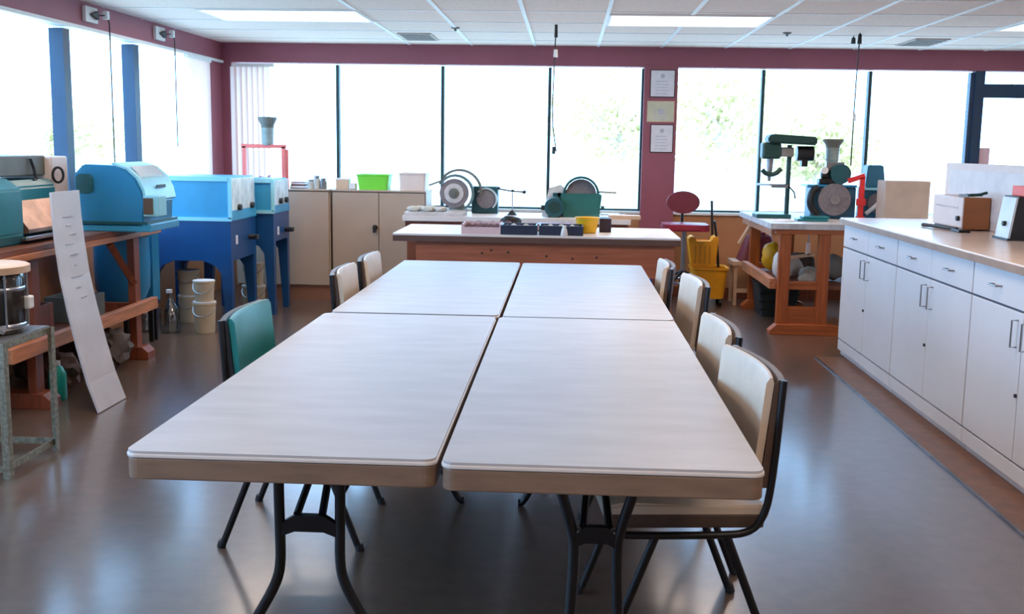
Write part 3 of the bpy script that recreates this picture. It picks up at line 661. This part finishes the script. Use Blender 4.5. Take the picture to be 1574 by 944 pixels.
a = at(1132, 399, 10.15); b_ = MB()
hw = .17; t = thing('maroon_tub', 'maroon tub standing on the low wooden stool by the window', 'tub', (1.84, 10.42, .42))
b_.skin([[b_.b.verts.new((u, v, z)) for u, v in rrect(-x, x, -y, y, .03)] for x, y, z in ((.19, .15, 0), (.11, .09, .24), (.10, .08, .24), (.17, .13, .02))]).build('body', MAROON, t, True)
MB().box(-.06, .06, -.02, .02, .24, .27).build('handle', MAROON, t)
t = thing('low_stool', 'low wooden stool under the window behind the pine bench', 'stool', (1.80, 10.42, 0))
MB().box(-.22, .28, -.17, .17, .38, .42).build('seat', PALEW, t)
for x in (-.2, .24):
    for y in (-.15, .12): MB().box(x, x+.03, y, y+.03, 0, .38).build('leg', PALEW, t)
MB().box(-.17, .24, -.145, -.125, .12, .16).build('stretcher', PALEW, t)
bag('yellow_bag', 'yellow plastic bag behind the pine bench rail', 'bag', YELP, (1.86, 9.82, ZS), .1, (.9, .9, 1.3), 9)
t = thing('storage_crate', 'dark teal crate on the floor under the pine bench', 'crate', (1.90, 9.78, 0)); b_ = MB()
b_.skin([[b_.b.verts.new((u, v, z)) for u, v in rrect(-x, x, -y, y, .02)] for x, y, z in ((.15, .18, 0), (.18, .2, .28), (.19, .21, .28), (.19, .21, .3), (.17, .19, .3), (.14, .17, .02))]).build('body', mat('dark_teal_plastic', (.012, .03, .035), .5), t, True)
for k in range(3): MB().box(-.176, .176, -.205-.0+.03*(2-k)*.0, -.19, .06+k*.07, .075+k*.07).build('rib', BLACK, t)

# drill press
ZP = .895
t = thing('drill_press', 'dark green drill press on the pine bench', 'drill press', (1.885, 9.4, ZP))
MB().box(-.27, .02, -.12, .12, 0, .035, .006).build('base', DKTEAL, t)
MB().cyl((0, 0, .035), (0, 0, .62), .02, seg=16).build('column', DKGRN, t, True)
MB().prism([(-.20, .635), (.21, .62), (.21, .69), (-.16, .71), (-.20, .69)], 'y', -.10, .10, .012).build('belt_cover', DKGRN, t)
MB().box(-.24, -.08, -.07, .07, .50, .64, .02).build('head', DKGRN, t)
MB().box(-.08, .03, -.045, .045, .52, .60, .01).build('head_arm', STEEL, t)
MB().cyl((.06, 0, .55), (.20, 0, .55), .062, seg=20).box(.1, .15, -.04, .04, .44, .50).build('motor', BLKMET, t, True)
MB().cyl((-.16, 0, .37), (-.16, 0, .50), .022, .03, 14).cyl((-.16, 0, .31), (-.16, 0, .37), .012, .02, 12).build('chuck', STEEL, t, True)
MB().tube([(-.24, -.09, .41), (-.20, -.09, .37), (-.13, -.09, .37), (-.08, -.09, .42)], .02, 8, smooth=1).build('feed_handle', DKGRN, t, True)
MB().cyl((-.14, 0, .275), (-.14, 0, .29), .12, seg=24).box(-.14, .0, -.02, .02, .255, .285).build('work_table', STEEL, t)
MB().tube([(.0, -.03, .275), (.05, -.04, .22), (.06, -.04, .17)], .007, 6).build('table_crank', BLKMET, t)
# bench items
t = thing('folded_cloth', 'folded blue-teal cloth beside the drill press base', 'cloth', (2.02, 9.02, ZP)); MB().box(-.13, .12, -.06, .08, 0, .02, .008).box(-.08, .14, -.04, .1, .02, .04, .008).build('cloth', TEAL, t)
tag(MB().box(-.06, .10, -.15, .1, 0, .004).build('paper_sheet', PAPER, None, False, (1.73, 9.0, ZP)), 'white sheet lying at the front left corner of the pine bench', 'paper')
tag(MB().box(-.06, .05, -.09, .12, 0, .004, rot=Matrix.Rotation(.3, 3, 'Z')).build('paper_sheet', PAPER, None, False, (1.80, 8.98, ZP+.0045)), 'white sheet turned askew on top of the other on the pine bench', 'paper')
t = thing('bench_grinder', 'blue bench grinder with a large grey disc, under the grey jar', 'grinder', (2.27, 9.35, ZP))
MB().box(-.19, .19, .02, .26, 0, .27, .01).build('body', mat('mid_blue_paint', (.02, .13, .22), .4), t)
MB().box(-.23, .19, .0, .28, .27, .289, .004).build('top_plate', CYAN, t)
MB().cyl((-.0, -.03, .165), (0, .02, .165), .135, seg=36).build('disc', GRIND, t, True)
MB().cyl((0, -.045, .165), (0, -.03, .165), .04, seg=20).build('hub', STEEL, t, True)
MB().tube([(-.14, -.01, .27), (-.2, -.01, .22), (-.2, -.01, .1), (-.13, -.01, .03)], .03, 8, smooth=2).build('guard', BLKMET, t, True)
t = thing('polishing_head', 'black wheel assembly sitting on top of the blue bench grinder', 'machine', (2.27, 9.42, ZP+.29))
MB().cyl((.06, -.02, .09), (.06, .05, .09), .085, seg=28).build('wheel', DKTEAL, t, True)
MB().box(-.12, .0, -.02, .08, 0, .05, .01).box(-.1, -.03, 0, .06, .05, .13, .015).build('bracket', BLKMET, t)
MB().cyl((-.08, -.03, .12), (-.08, .0, .12), .03, seg=14).build('knob', WHITE, t)
MB().box(-.05, .10, .05, .13, .0, .19).build('platform', STEEL, t)
hopper('grey-green jar with flared lid above the blue bench grinder', 1281, 214, 249, 9.5, .075)
t = thing('pipe_clamp', 'red metal clamp standing between the two blue machines', 'clamp', (2.485, 9.30, ZP))
MB().box(-.02, .02, -.02, .02, 0, .36, .004).build('bar', REDP, t); MB().box(-.12, .02, -.02, .02, .33, .37, rot=Matrix.Rotation(-.35, 3, 'Y')).build('jaw', REDP, t)
MB().box(-.035, .035, -.03, .03, .12, .18, .006).build('slide', REDP, t); MB().box(-.03, .03, -.03, .03, 0, .03).build('foot', REDP, t)
t = thing('disc_grinder', 'smaller blue machine with tall hood right of the red clamp', 'grinder', (2.62, 9.36, ZP))
MB().box(-.10, .10, .02, .22, 0, .25, .01).build('body', mat('mid_blue_paint', (.02, .13, .22), .4), t); MB().prism([(-.08, .27), (.09, .27), (.065, .46), (-.065, .46)], 'y', .04, .2, .008).build('hood', mat('mid_blue_paint', (.02, .13, .22), .4), t)
MB().box(-.1, .12, .0, .24, .25, .27).build('top_plate', CYANLIP, t)
MB().cyl((.02, -.02, .14), (.02, .02, .14), .085, seg=28).build('disc', GRIND, t, True); MB().tube([(-.08, -.02, .05), (0, -.03, .12), (.06, -.03, .2)], .018, 8).build('arm', WHITE, t)
bx('carton', 'plain beige carton standing beyond the end of the counter', 'carton', mat('beige_carton', (.50, .40, .33), .7), 1362, 1431, 278, 9.05, ZP, .24)
t = thing('task_lamp', 'black bent-arm shape between the beige carton and the white boxes', 'lamp', (3.18, 9.2, ZP))
MB().box(-.06, .07, -.06, .06, 0, .05, .01).build('base', BLACK, t); MB().tube([(0, 0, .04), (-.03, 0, .14), (.01, 0, .25), (.08, 0, .22)], .025, 8, smooth=2).build('arm', BLACK, t, True); MB().lathe([(.05, -.08), (.03, 0), (.012, .02)], (.09, 0, .24), (0, 0, 1)).build('shade', BLACK, t, True)

# ================================================================== THINGS ON THE COUNTER
ZK = .999
t = thing('white_hutch', 'long low white hutch panel standing along the back of the counter', 'hutch', (2.60, 4.9, ZK))
MB().box(0, .075, 0, 2.72, 0, .405, .006).build('body', CREAMP, t)
MB().box(-.004, 0, .1, 2.62, .06, .36).build('front_panel', mat('pale_panel', (.72, .64, .61), .4), t)
t = thing('radio', 'low cream radio with wooden end and black knob on the counter', 'radio', (2.43, 6.76, ZK+.012))
MB().box(0, .16, .02, .56, 0, .19, .008).build('body', CREAMP, t)
MB().box(0, .16, 0, .02, -.004, .192, .003).build('wooden_end', BRNW, t)
MB().box(-.004, 0, .1, .5, .12, .128).build('trim_line', mat('line_grey', (.5, .42, .4), .5), t)
MB().cyl((-.018, .07, .06), (0, .07, .06), .016, seg=14).build('knob', BLACK, t)
MB().box(.01, .04, .04, .54, -.012, 0).box(.12, .15, .04, .54, -.012, 0).build('foot', BLACK, t)
t = thing('hand_tool', 'flat black tool lying on the counter before the cream radio', 'tool', (2.33, 6.85, ZK)); MB().tube([(-.04, .22, .013), (0, .1, .014), (.02, 0, .013), (.05, -.14, .014)], .012, 8, smooth=1).build('handle', BLACK, t); MB().box(.02, .09, -.26, -.12, 0, .016, .004).build('blade', BLKMET, t)
t = thing('bookshelf_speaker', 'small speaker with white front and black case at the right edge', 'speaker', (2.43, 6.06, ZK))
MB().prism([(-.0, .012), (.012, .012), (.042, .235), (.03, .235)], 'y', .006, .19).build('front', mat('white_speaker_front', (.66, .72, .74), .4), t)
MB().prism([(.012, .012), (.155, .012), (.155, .242), (.042, .242)], 'y', 0, .20).build('case', BLACK, t)
MB().cyl((-.006, .08, .09), (.02, .08, .09), .014, seg=14).build('knob', BLACK, t)
MB().box(-.008, .158, -.006, .206, 0, .012).build('base', BLACK, t)
t2 = thing('red_box', 'orange-red box on top of the white-fronted speaker', 'box', (2.49, 6.02, ZK+.243)); MB().box(0, .09, 0, .19, 0, .055, .004).build('body', ORRED, t2); MB().box(.01, .08, -.002, 0, .01, .045).build('panel', REDP, t2)
t3 = thing('pliers', 'dark green handled pliers on top of the cream radio', 'pliers', (2.50, 6.82, ZK+.204)); t3.rotation_euler = (0, 0, -.5)
MB().tube([(-.04, 0, .012), (0, 0, .012), (.05, -.02, .02), (.08, 0, .03)], .010, 6).build('handle', DKGRN, t3); MB().tube([(-.02, -.02, .012), (0, 0, .014), (.05, .03, .016)], .010, 6).build('handle', DKGRN, t3); MB().box(-.08, -.02, -.012, .012, 0, .018).build('jaw', STEEL, t3)

# ================================================================== LEFT BENCH
t = thing('left_bench', 'dark wooden trestle bench along the left windows', 'bench', (-2.87, 5.0, 0))
MB().box(-.58, 0, 0, 2.48, .865, .90).build('benchtop', DKWOOD, t, bevel=.004)
MB().box(-.03, .012, 0, 2.48, .83, .865).build('front_edge', ORGWOODY, t, bevel=.004)
for y in (.66, 2.06):
    MB().box(-.07, -.02, y, y+.09, .05, .83).build('post', REDWOOD, t, bevel=.003); MB().box(-.52, -.46, y, y+.09, .05, .83).build('post', REDWOOD, t, bevel=.003)
    MB().prism([(-.56, 0), (.06, 0), (.06, .05), (.02, .085), (-.56, .085)], 'y', y-.02, y+.11).build('foot', REDWOOD, t, bevel=.003)
    MB().box(-.46, -.07, y+.02, y+.07, .30, .38).build('cross_rail', REDWOOD, t)
MB().box(-.025, .02, .35, 2.35, .31, .39).build('front_rail', ORGWOODY, t, bevel=.004)
MB().box(-.5, -.025, .4, 2.48, .30, .32).build('shelf', DKWOOD, t)
MB().tube([(-.04, 1.72, .82), (-.04, 2.08, .52)], .028, 4).build('diagonal_brace', REDWOOD, t)
ZL = .90
t = thing('slab_saw', 'teal lapidary saw with a grey lid at the left edge', 'saw', (-3.1, 5.2, ZL))
MB().prism([(-.3, 0), (.12, 0), (.14, .06), (.14, .30), (.05, .36), (-.3, .36)], 'y', 0, .55, .01).build('housing', TEAL, t)
MB().prism([(-.3, 0), (.05, 0), (.05, .30), (.02, .34), (-.3, .34)], 'y', .55, 1.12, .01).build('trough', TEAL, t)
MB().prism([(.05, .05), (.16, .06), (.16, .08), (.05, .23)], 'y', .56, 1.10).build('slide_plate', mat('rusty_plate', (.30, .17, .12), .35, .6, .4, 10), t)
MB().box(.10, .17, .52, 1.14, .02, .045, .006).build('chrome_lip', CHROME, t)
MB().box(-.3, -.02, -.05, 1.15, .36, .475, .008).build('lid', GREYOL, t)
MB().tube([(-.01, .95, .46), (0, .97, .40), (.01, .97, .34), (.02, .92, .335)], .009, 8).build('lid_hook', BLACK, t)
MB().box(-.3, .02, 1.14, 1.36, 0, .47, .012).build('motor_box', CREAMP, t)
MB().tube([(.05+.018*math.cos(i*PI/8), 1.16+.03*math.cos(i*PI/8), .36+.045*math.sin(i*PI/8)) for i in range(17)], .008, 6).build('wheel_ring', BLKMET, t)
# hooded blue machine
t = thing('hooded_saw', 'bright blue hooded lapidary machine with rounded visor on the left bench', 'saw', (-2.85, 6.66, ZL))
prof = [(-.24, .03), (.19, .03), (.20, .19), (.185, .26), (.15, .33), (.09, .385), (.0, .415), (-.18, .42), (-.24, .36)]
MB().prism(prof, 'y', 0, .5, .008).build('body', CYAN, t)
MB().box(-.2, .24, .0, .5, 0, .05, .006).build('base', LCYAN, t)
MB().box(-.24, .22, -.006, .52, .05, .065).build('seam', DKTEAL, t)
vis = [(.20, .19), (.215, .20), (.20, .27), (.162, .345), (.098, .40), (.0, .432), (0, .418), (.09, .388), (.15, .333), (.186, .26)]
MB().prism(vis, 'y', .01, .52).build('visor_frame', CYANLIP, t, True)
MB().prism([(.155, .352), (.166, .34), (.108, .402), (.098, .41)], 'y', .06, .46).build('visor_window', CHROME, t)
MB().prism(rrect(-.23, -.12, .24, .36, .03), 'y', -.008, 0).build('side_port', DKTEAL, t)
MB().box(.20, .30, -.02, .12, .10, .23, .006).build('control_box', CYANLIP, t)
MB().box(.205, .265, -.026, -.02, .115, .215).build('box_face', mat('brown_face', (.12, .07, .04), .5), t)
MB().box(.205, .21, .2, .35, .27, .29).build('latch', BLACK, t)
t = thing('steel_rod', 'short steel bar lying on the right end of the left bench', 'bar', (-2.88, 7.42, ZL)); MB().cyl((-.05, -.14, .014), (.05, .03, .014), .014, seg=10).build('shaft', STEEL, t); MB().cyl((.05, .03, .014), (.06, .05, .014), .02, seg=10).build('tip', BLKMET, t)
# blue tank under the bench
t = thing('blue_tank', 'rounded bright blue tank behind the left bench leg', 'tank', (-3.13, 7.43, .322))
MB().lathe([(.08, 0), (.15, .03), (.185, .12), (.19, .30), (.185, .50)], seg=32).build('shell', CYAN, t, True)
MB().lathe([(.195, .48), (.195, .51), (.1, .515)], seg=32).build('rim', TEAL, t, True)
t = thing('blue_panel_box', 'tall bright blue sheet metal box behind the end of the left bench', 'box', (-3.14, 7.68, 0)); MB().box(-.13, .13, 0, .14, .30, .82, .006).build('body', mat('mid_bright_blue', (.015, .18, .33), .35), t)
for _x in (-.11, .08):
    for _y in (.02, .09): MB().box(_x, _x+.03, _y, _y+.03, 0, .3).build('leg', BLACK, t)
# leaning curved white plank
P = [(79, 296), (82, 335), (87, 378), (95, 430), (106, 480), (120, 535), (136, 590), (153, 634)]
b_ = MB(); R_ = []
for i, (px, py) in enumerate(P):
    q = at(px, py, 5.62-.004*i); z = max(0.004, q.z) if i < len(P)-1 else .004
    x = q.x
    R_.append((x, z))
rings = []
for i, (x, z) in enumerate(R_):
    y0 = 5.62-.004*i; y1 = y0+.33+.004*i
    dx, dz = (R_[min(i+1, 7)][0]-R_[max(i-1, 0)][0]), (R_[min(i+1, 7)][1]-R_[max(i-1, 0)][1]); l = math.hypot(dx, dz); nx, nz = -dz/l*.012, dx/l*.012
    rings.append([b_.b.verts.new((x, y0, z)), b_.b.verts.new((x, y1, z)), b_.b.verts.new((x-nx, y1, max(0.001, z-nz))), b_.b.verts.new((x-nx, y0, max(.001, z-nz)))])
b_.skin(rings)
tp = thing('curved_panel', 'long curved white panel leaning on the left bench', 'panel', (0, 0, 0)); b_.build('board', mat('white_panel', (.56, .54, .56), .45, 0, .06, 6), tp)
g = MB()
for i in (1, 2, 3):
    (x, z), (x2, z2) = R_[i], R_[i+1]
    for k in range(3):
        u = k/3; xx = x+(x2-x)*u+.0025; zz = z+(z2-z)*u
        g.box(xx-.002, xx+.002, 5.72+.03*((i*3+k) % 3), 5.80+.05*((i+k) % 2), zz-.006, zz, 0)
g.build('faded_print', mat('faded_lilac_print', (.49, .47, .52), .7, 0, .2, 30), tp)

# angle iron stand + drum
t = thing('angle_iron_stand', 'slotted angle iron stand in the left foreground', 'stand', (-2.62, 4.66, 0))
for sx in (-1, 1):
    for sy in (-1, 1):
        x, y = sx*.205, sy*.23; MB().box(x-.016, x+.016, y-sy*.0-.0025, y+.0025, 0, .60).box(x+sx*.0135, x+sx*.0165, y-sy*.032, y, 0, .60).build('post', ANGLE, t)
for z in (.03, .57):
    for sy in (-1, 1): MB().box(-.19, .19, sy*.23-.003, sy*.23+.003, z, z+.03).build('rail', ANGLE, t)
    for sx in (-1, 1): MB().box(sx*.2-.003, sx*.2+.003, -.22, .22, z, z+.03).build('rail', ANGLE, t)
MB().box(-.2, .2, -.225, .225, .60, .606).build('shelf_plate', STEEL, t)
t = thing('tumbler_drum', 'glassy dark drum with chrome bands and wooden lid on the iron stand', 'drum', (-2.625, 4.70, .608))
MB().lathe([(.17, 0), (.178, .02), (.178, .24), (.165, .27)], seg=40).build('drum', mat('dark_drum', (.06, .05, .045), .12, .5, .4, 6, stretch=(6, 6, .6)), t, True)
MB().lathe([(.183, .19), (.186, .195), (.186, .205), (.183, .21), (.179, .21), (.179, .19)], seg=40).build('band', CHROME, t, True)
MB().lathe([(.183, .02), (.186, .025), (.186, .04), (.183, .045), (.179, .04), (.179, .02)], seg=40).build('band', CHROME, t, True)
MB().lathe([(.2, .27), (.2, .30), (.19, .305)], seg=40).build('lid', PALEW, t, True)
for k in range(8):
    a = k*PI/4+.2; MB().cyl((.188*math.cos(a), .188*math.sin(a), .03), (.188*math.cos(a), .188*math.sin(a), .27), .005, seg=8).build('tie_rod', STEEL, t)
MB().box(.17, .20, .02, .07, .10, .16, .008).build('clamp_knob', WHITE, t)
MB().tube([(.03, -.205, .03), (.08, -.21, .06), (.14, -.2, .055), (.18, -.17, .03)], .016, 8, smooth=1).rock((.1, -.215, .03), .03, seed=2).build('latch', CHROME, t, True)
# clutter beneath the left bench
def boulder(x, y, r, sc, seed, l, m=ROCK, z=0, name='boulder'): return tag(settle(MB().rock((0, 0, r*sc[2]*.85), r, sc, seed, .3, 3).build(name, m, None, True, (x, y, z))), l, 'rock')
boulder(-2.93, 6.74, .12, (1, 1.1, 1.05), 4, 'dark boulder on the floor by the far bench leg')
boulder(-3.18, 6.9, .12, (1.1, 1, .9), 5, 'small dark boulder behind the one by the far bench leg')
boulder(-2.98, 6.05, .13, (1.2, 1, .9), 6, 'brown boulder under the left bench beside the green bottle', mat('brown_rock', (.12, .06, .04), .8, 0, .4, 9, .5, bdist=.03))
boulder(-3.27, 6.36, .12, (1, 1, 1), 7, 'large dark boulder at the back under the left bench')
t = thing('green_bottle', 'teal green plastic bottle on the floor under the left bench', 'bottle', (-2.88, 5.88, 0)); MB().lathe([(.045, 0), (.05, .01), (.05, .15), (.03, .19), (.018, .2)], seg=20).build('body', mat('teal_bottle', (.01, .33, .26), .3), t, True); MB().cyl((0, 0, .2), (0, 0, .225), .02, seg=14).build('cap', WHITE, t)
def crate(x, y, z, hx, hy, h, m, l):
    t = thing('wooden_crate', l, 'crate', (x, y, z)); MB().box(-hx, hx, -hy, hy, 0, .012).box(-hx, hx, -hy, -hy+.012, .012, h).box(-hx, hx, hy-.012, hy, .012, h).box(-hx, -hx+.012, -hy+.012, hy-.012, .012, h).box(hx-.012, hx, -hy+.012, hy-.012, .012, h).build('box', m, t)
    tag(MB().rock((0, 0, .06), min(hx, hy)*.72, (1, 1, .7), int(x*100) % 50).build('rock', ROCK, None, True, (x, y, z+.05)), 'rock lying in the '+l.replace(' of rocks', ''), 'rock')
crate(-3.05, 5.48, .322, .14, .16, .17, mat('grey_lilac_box', (.10, .10, .14), .6), 'grey box of rocks on the shelf of the left bench, nearer the camera')
crate(-3.2, 6.1, .322, .13, .16, .18, REDWOOD, 'red-brown crate of rocks on the shelf of the left bench')
crate(-3.15, 6.72, .322, .13, .15, .16, GREYOL, 'dark grey crate of rocks at the far end of the left bench shelf')

# ================================================================== BLUE CABINETS ON LEGS
def blue_cabinet(x0, x1, y0, y1, zt, zm, zb, label, box_label=True):
    t = thing('blasting_cabinet', label, 'machine', ((x0+x1)/2, y0, 0), 0, 'blue cabinets on legs with light blue hoods'); hw = (x1-x0)/2; d = y1-y0
    # hood: tapered open tub with slanted right visor
    b = MB(); k = .03
    o = b.prism([(-hw-.01, zm), (hw+.01, zm), (hw-.015, zt), (-hw+.02, zt)], 'y', 0, d, .004).build('hood', LCYAN, t)
    MB().box(-hw+.01, hw-.01, -.012, 0, zt-.03, zt+.006).box(-hw-.01, hw+.01, -.012, 0, zm-.0, zm+.028).box(hw-.014, hw+.012, -.012, .012, zm+.02, zt).build('hood_rim', CYANLIP, t)
    MB().prism([(.03, zm+.03), (d-.03, zm+.03), (d-.03, zt-.01), (.03, zt-.01)], 'x', hw-.012, hw+.004).build('side_window', mat('cloudy_window', (.72, .86, .90), .25, 0, .25, 9), t)
    for y in (.2, d-.14): MB().cyl((hw+.004, y, zm+.10), (hw+.03, y, zm+.10), .025, seg=14).build('clamp_knob', BLACK, t)
    MB().box(-hw, hw, 0, d, zb+.08, zm-.0).build('cabinet', NAVY, t)
    # scalloped skirt running into tapered legs
    lw = .085
    for sx in (-1, 1):
        for yy in (.0, d-.07):
            MB().prism([(sx*hw, zb+.08), (sx*hw, .0), (sx*(hw-lw*.55), 0), (sx*(hw-lw), zb-.02), (sx*(hw-lw*1.5), zb+.04), (sx*(hw-lw*2.6), zb+.08)], 'y', yy, yy+.07).build('leg', NAVY, t)
    MB().box(hw, hw+.004, .12, .17, zm-.19, zm-.12).build('label_plate', PAPER, t)
    MB().cyl((hw, d*.72, zm-.16), (hw+.05, d*.72, zm-.16), .022, seg=12).box(hw+.05, hw+.075, d*.72-.035, d*.72+.035, zm-.18, zm-.14, .005).build('valve', BLACK, t)
blue_cabinet(-3.30, -2.62, 8.3, 8.98, 1.195, .855, .46, 'bright blue cabinet on legs with a light blue hood, nearer of the two')
blue_cabinet(-3.10, -2.49, 9.06, 9.58, 1.16, .87, .55, 'bright blue cabinet on legs behind the nearer one, by the steel cupboards')
def pail(x, y, z, r, h, l):
    t = thing('pail', l, 'bucket', (x, y, z), 0, 'cream pails under the blue cabinets'); MB().lathe([(r*.86, 0), (r*.9, .01), (r, h*.92), (r*1.06, h*.93), (r*1.06, h*.97), (r, h*.98)], seg=26).build('body', BUCKET, t, True)
    MB().lathe([(r*1.04, h*.98), (r*1.04, h*1.02), (r*.9, h*1.025)], seg=26).build('lid', WHITE, t, True)
    MB().tube([(r*1.04*math.cos(i*PI/10), -abs(r*1.04*math.sin(i*PI/10)), h*.85-abs(math.sin(i*PI/10))*.07) for i in range(11)], .003, 5).build('bail', STEEL, t)
pail(-2.79, 8.14, 0, .085, .24, 'cream pail on the floor in front of the nearer blue cabinet, bottom of its stack')
pail(-2.79, 8.14, .247, .08, .16, 'cream pail topmost of the stack before the nearer blue cabinet')
pail(-3.08, 8.62, 0, .085, .22, 'cream pail on the floor between the left legs of the nearer blue cabinet')
pail(-3.08, 8.62, .226, .085, .20, 'cream pail stacked second, between the left legs of the nearer blue cabinet')
pail(-2.74, 9.3, 0, .10, .22, 'cream pail on the floor beneath the farther blue cabinet')
pail(-2.74, 9.3, .226, .09, .20, 'cream pail stacked second, beneath the farther blue cabinet')
for i, (x, y, l) in enumerate(((-3.27, 8.12, 'clear glass jug on the floor at the left of the blue cabinet'), (-3.05, 8.1, 'clear glass jug on the floor right of another, before the blue cabinet'))):
    t = thing('glass_jug', l, 'jug', (x, y, 0), 0, 'glass jugs on the floor'); MB().lathe([(.07, 0), (.075, .02), (.075, .18), (.03, .25), (.022, .30), (.026, .31)], seg=20).build('body', glass('jug_glass', (.55, .6, .6), .25, .1), t, True); MB().cyl((0, 0, .31), (0, 0, .335), .024, seg=12).build('cap', WHITE, t)
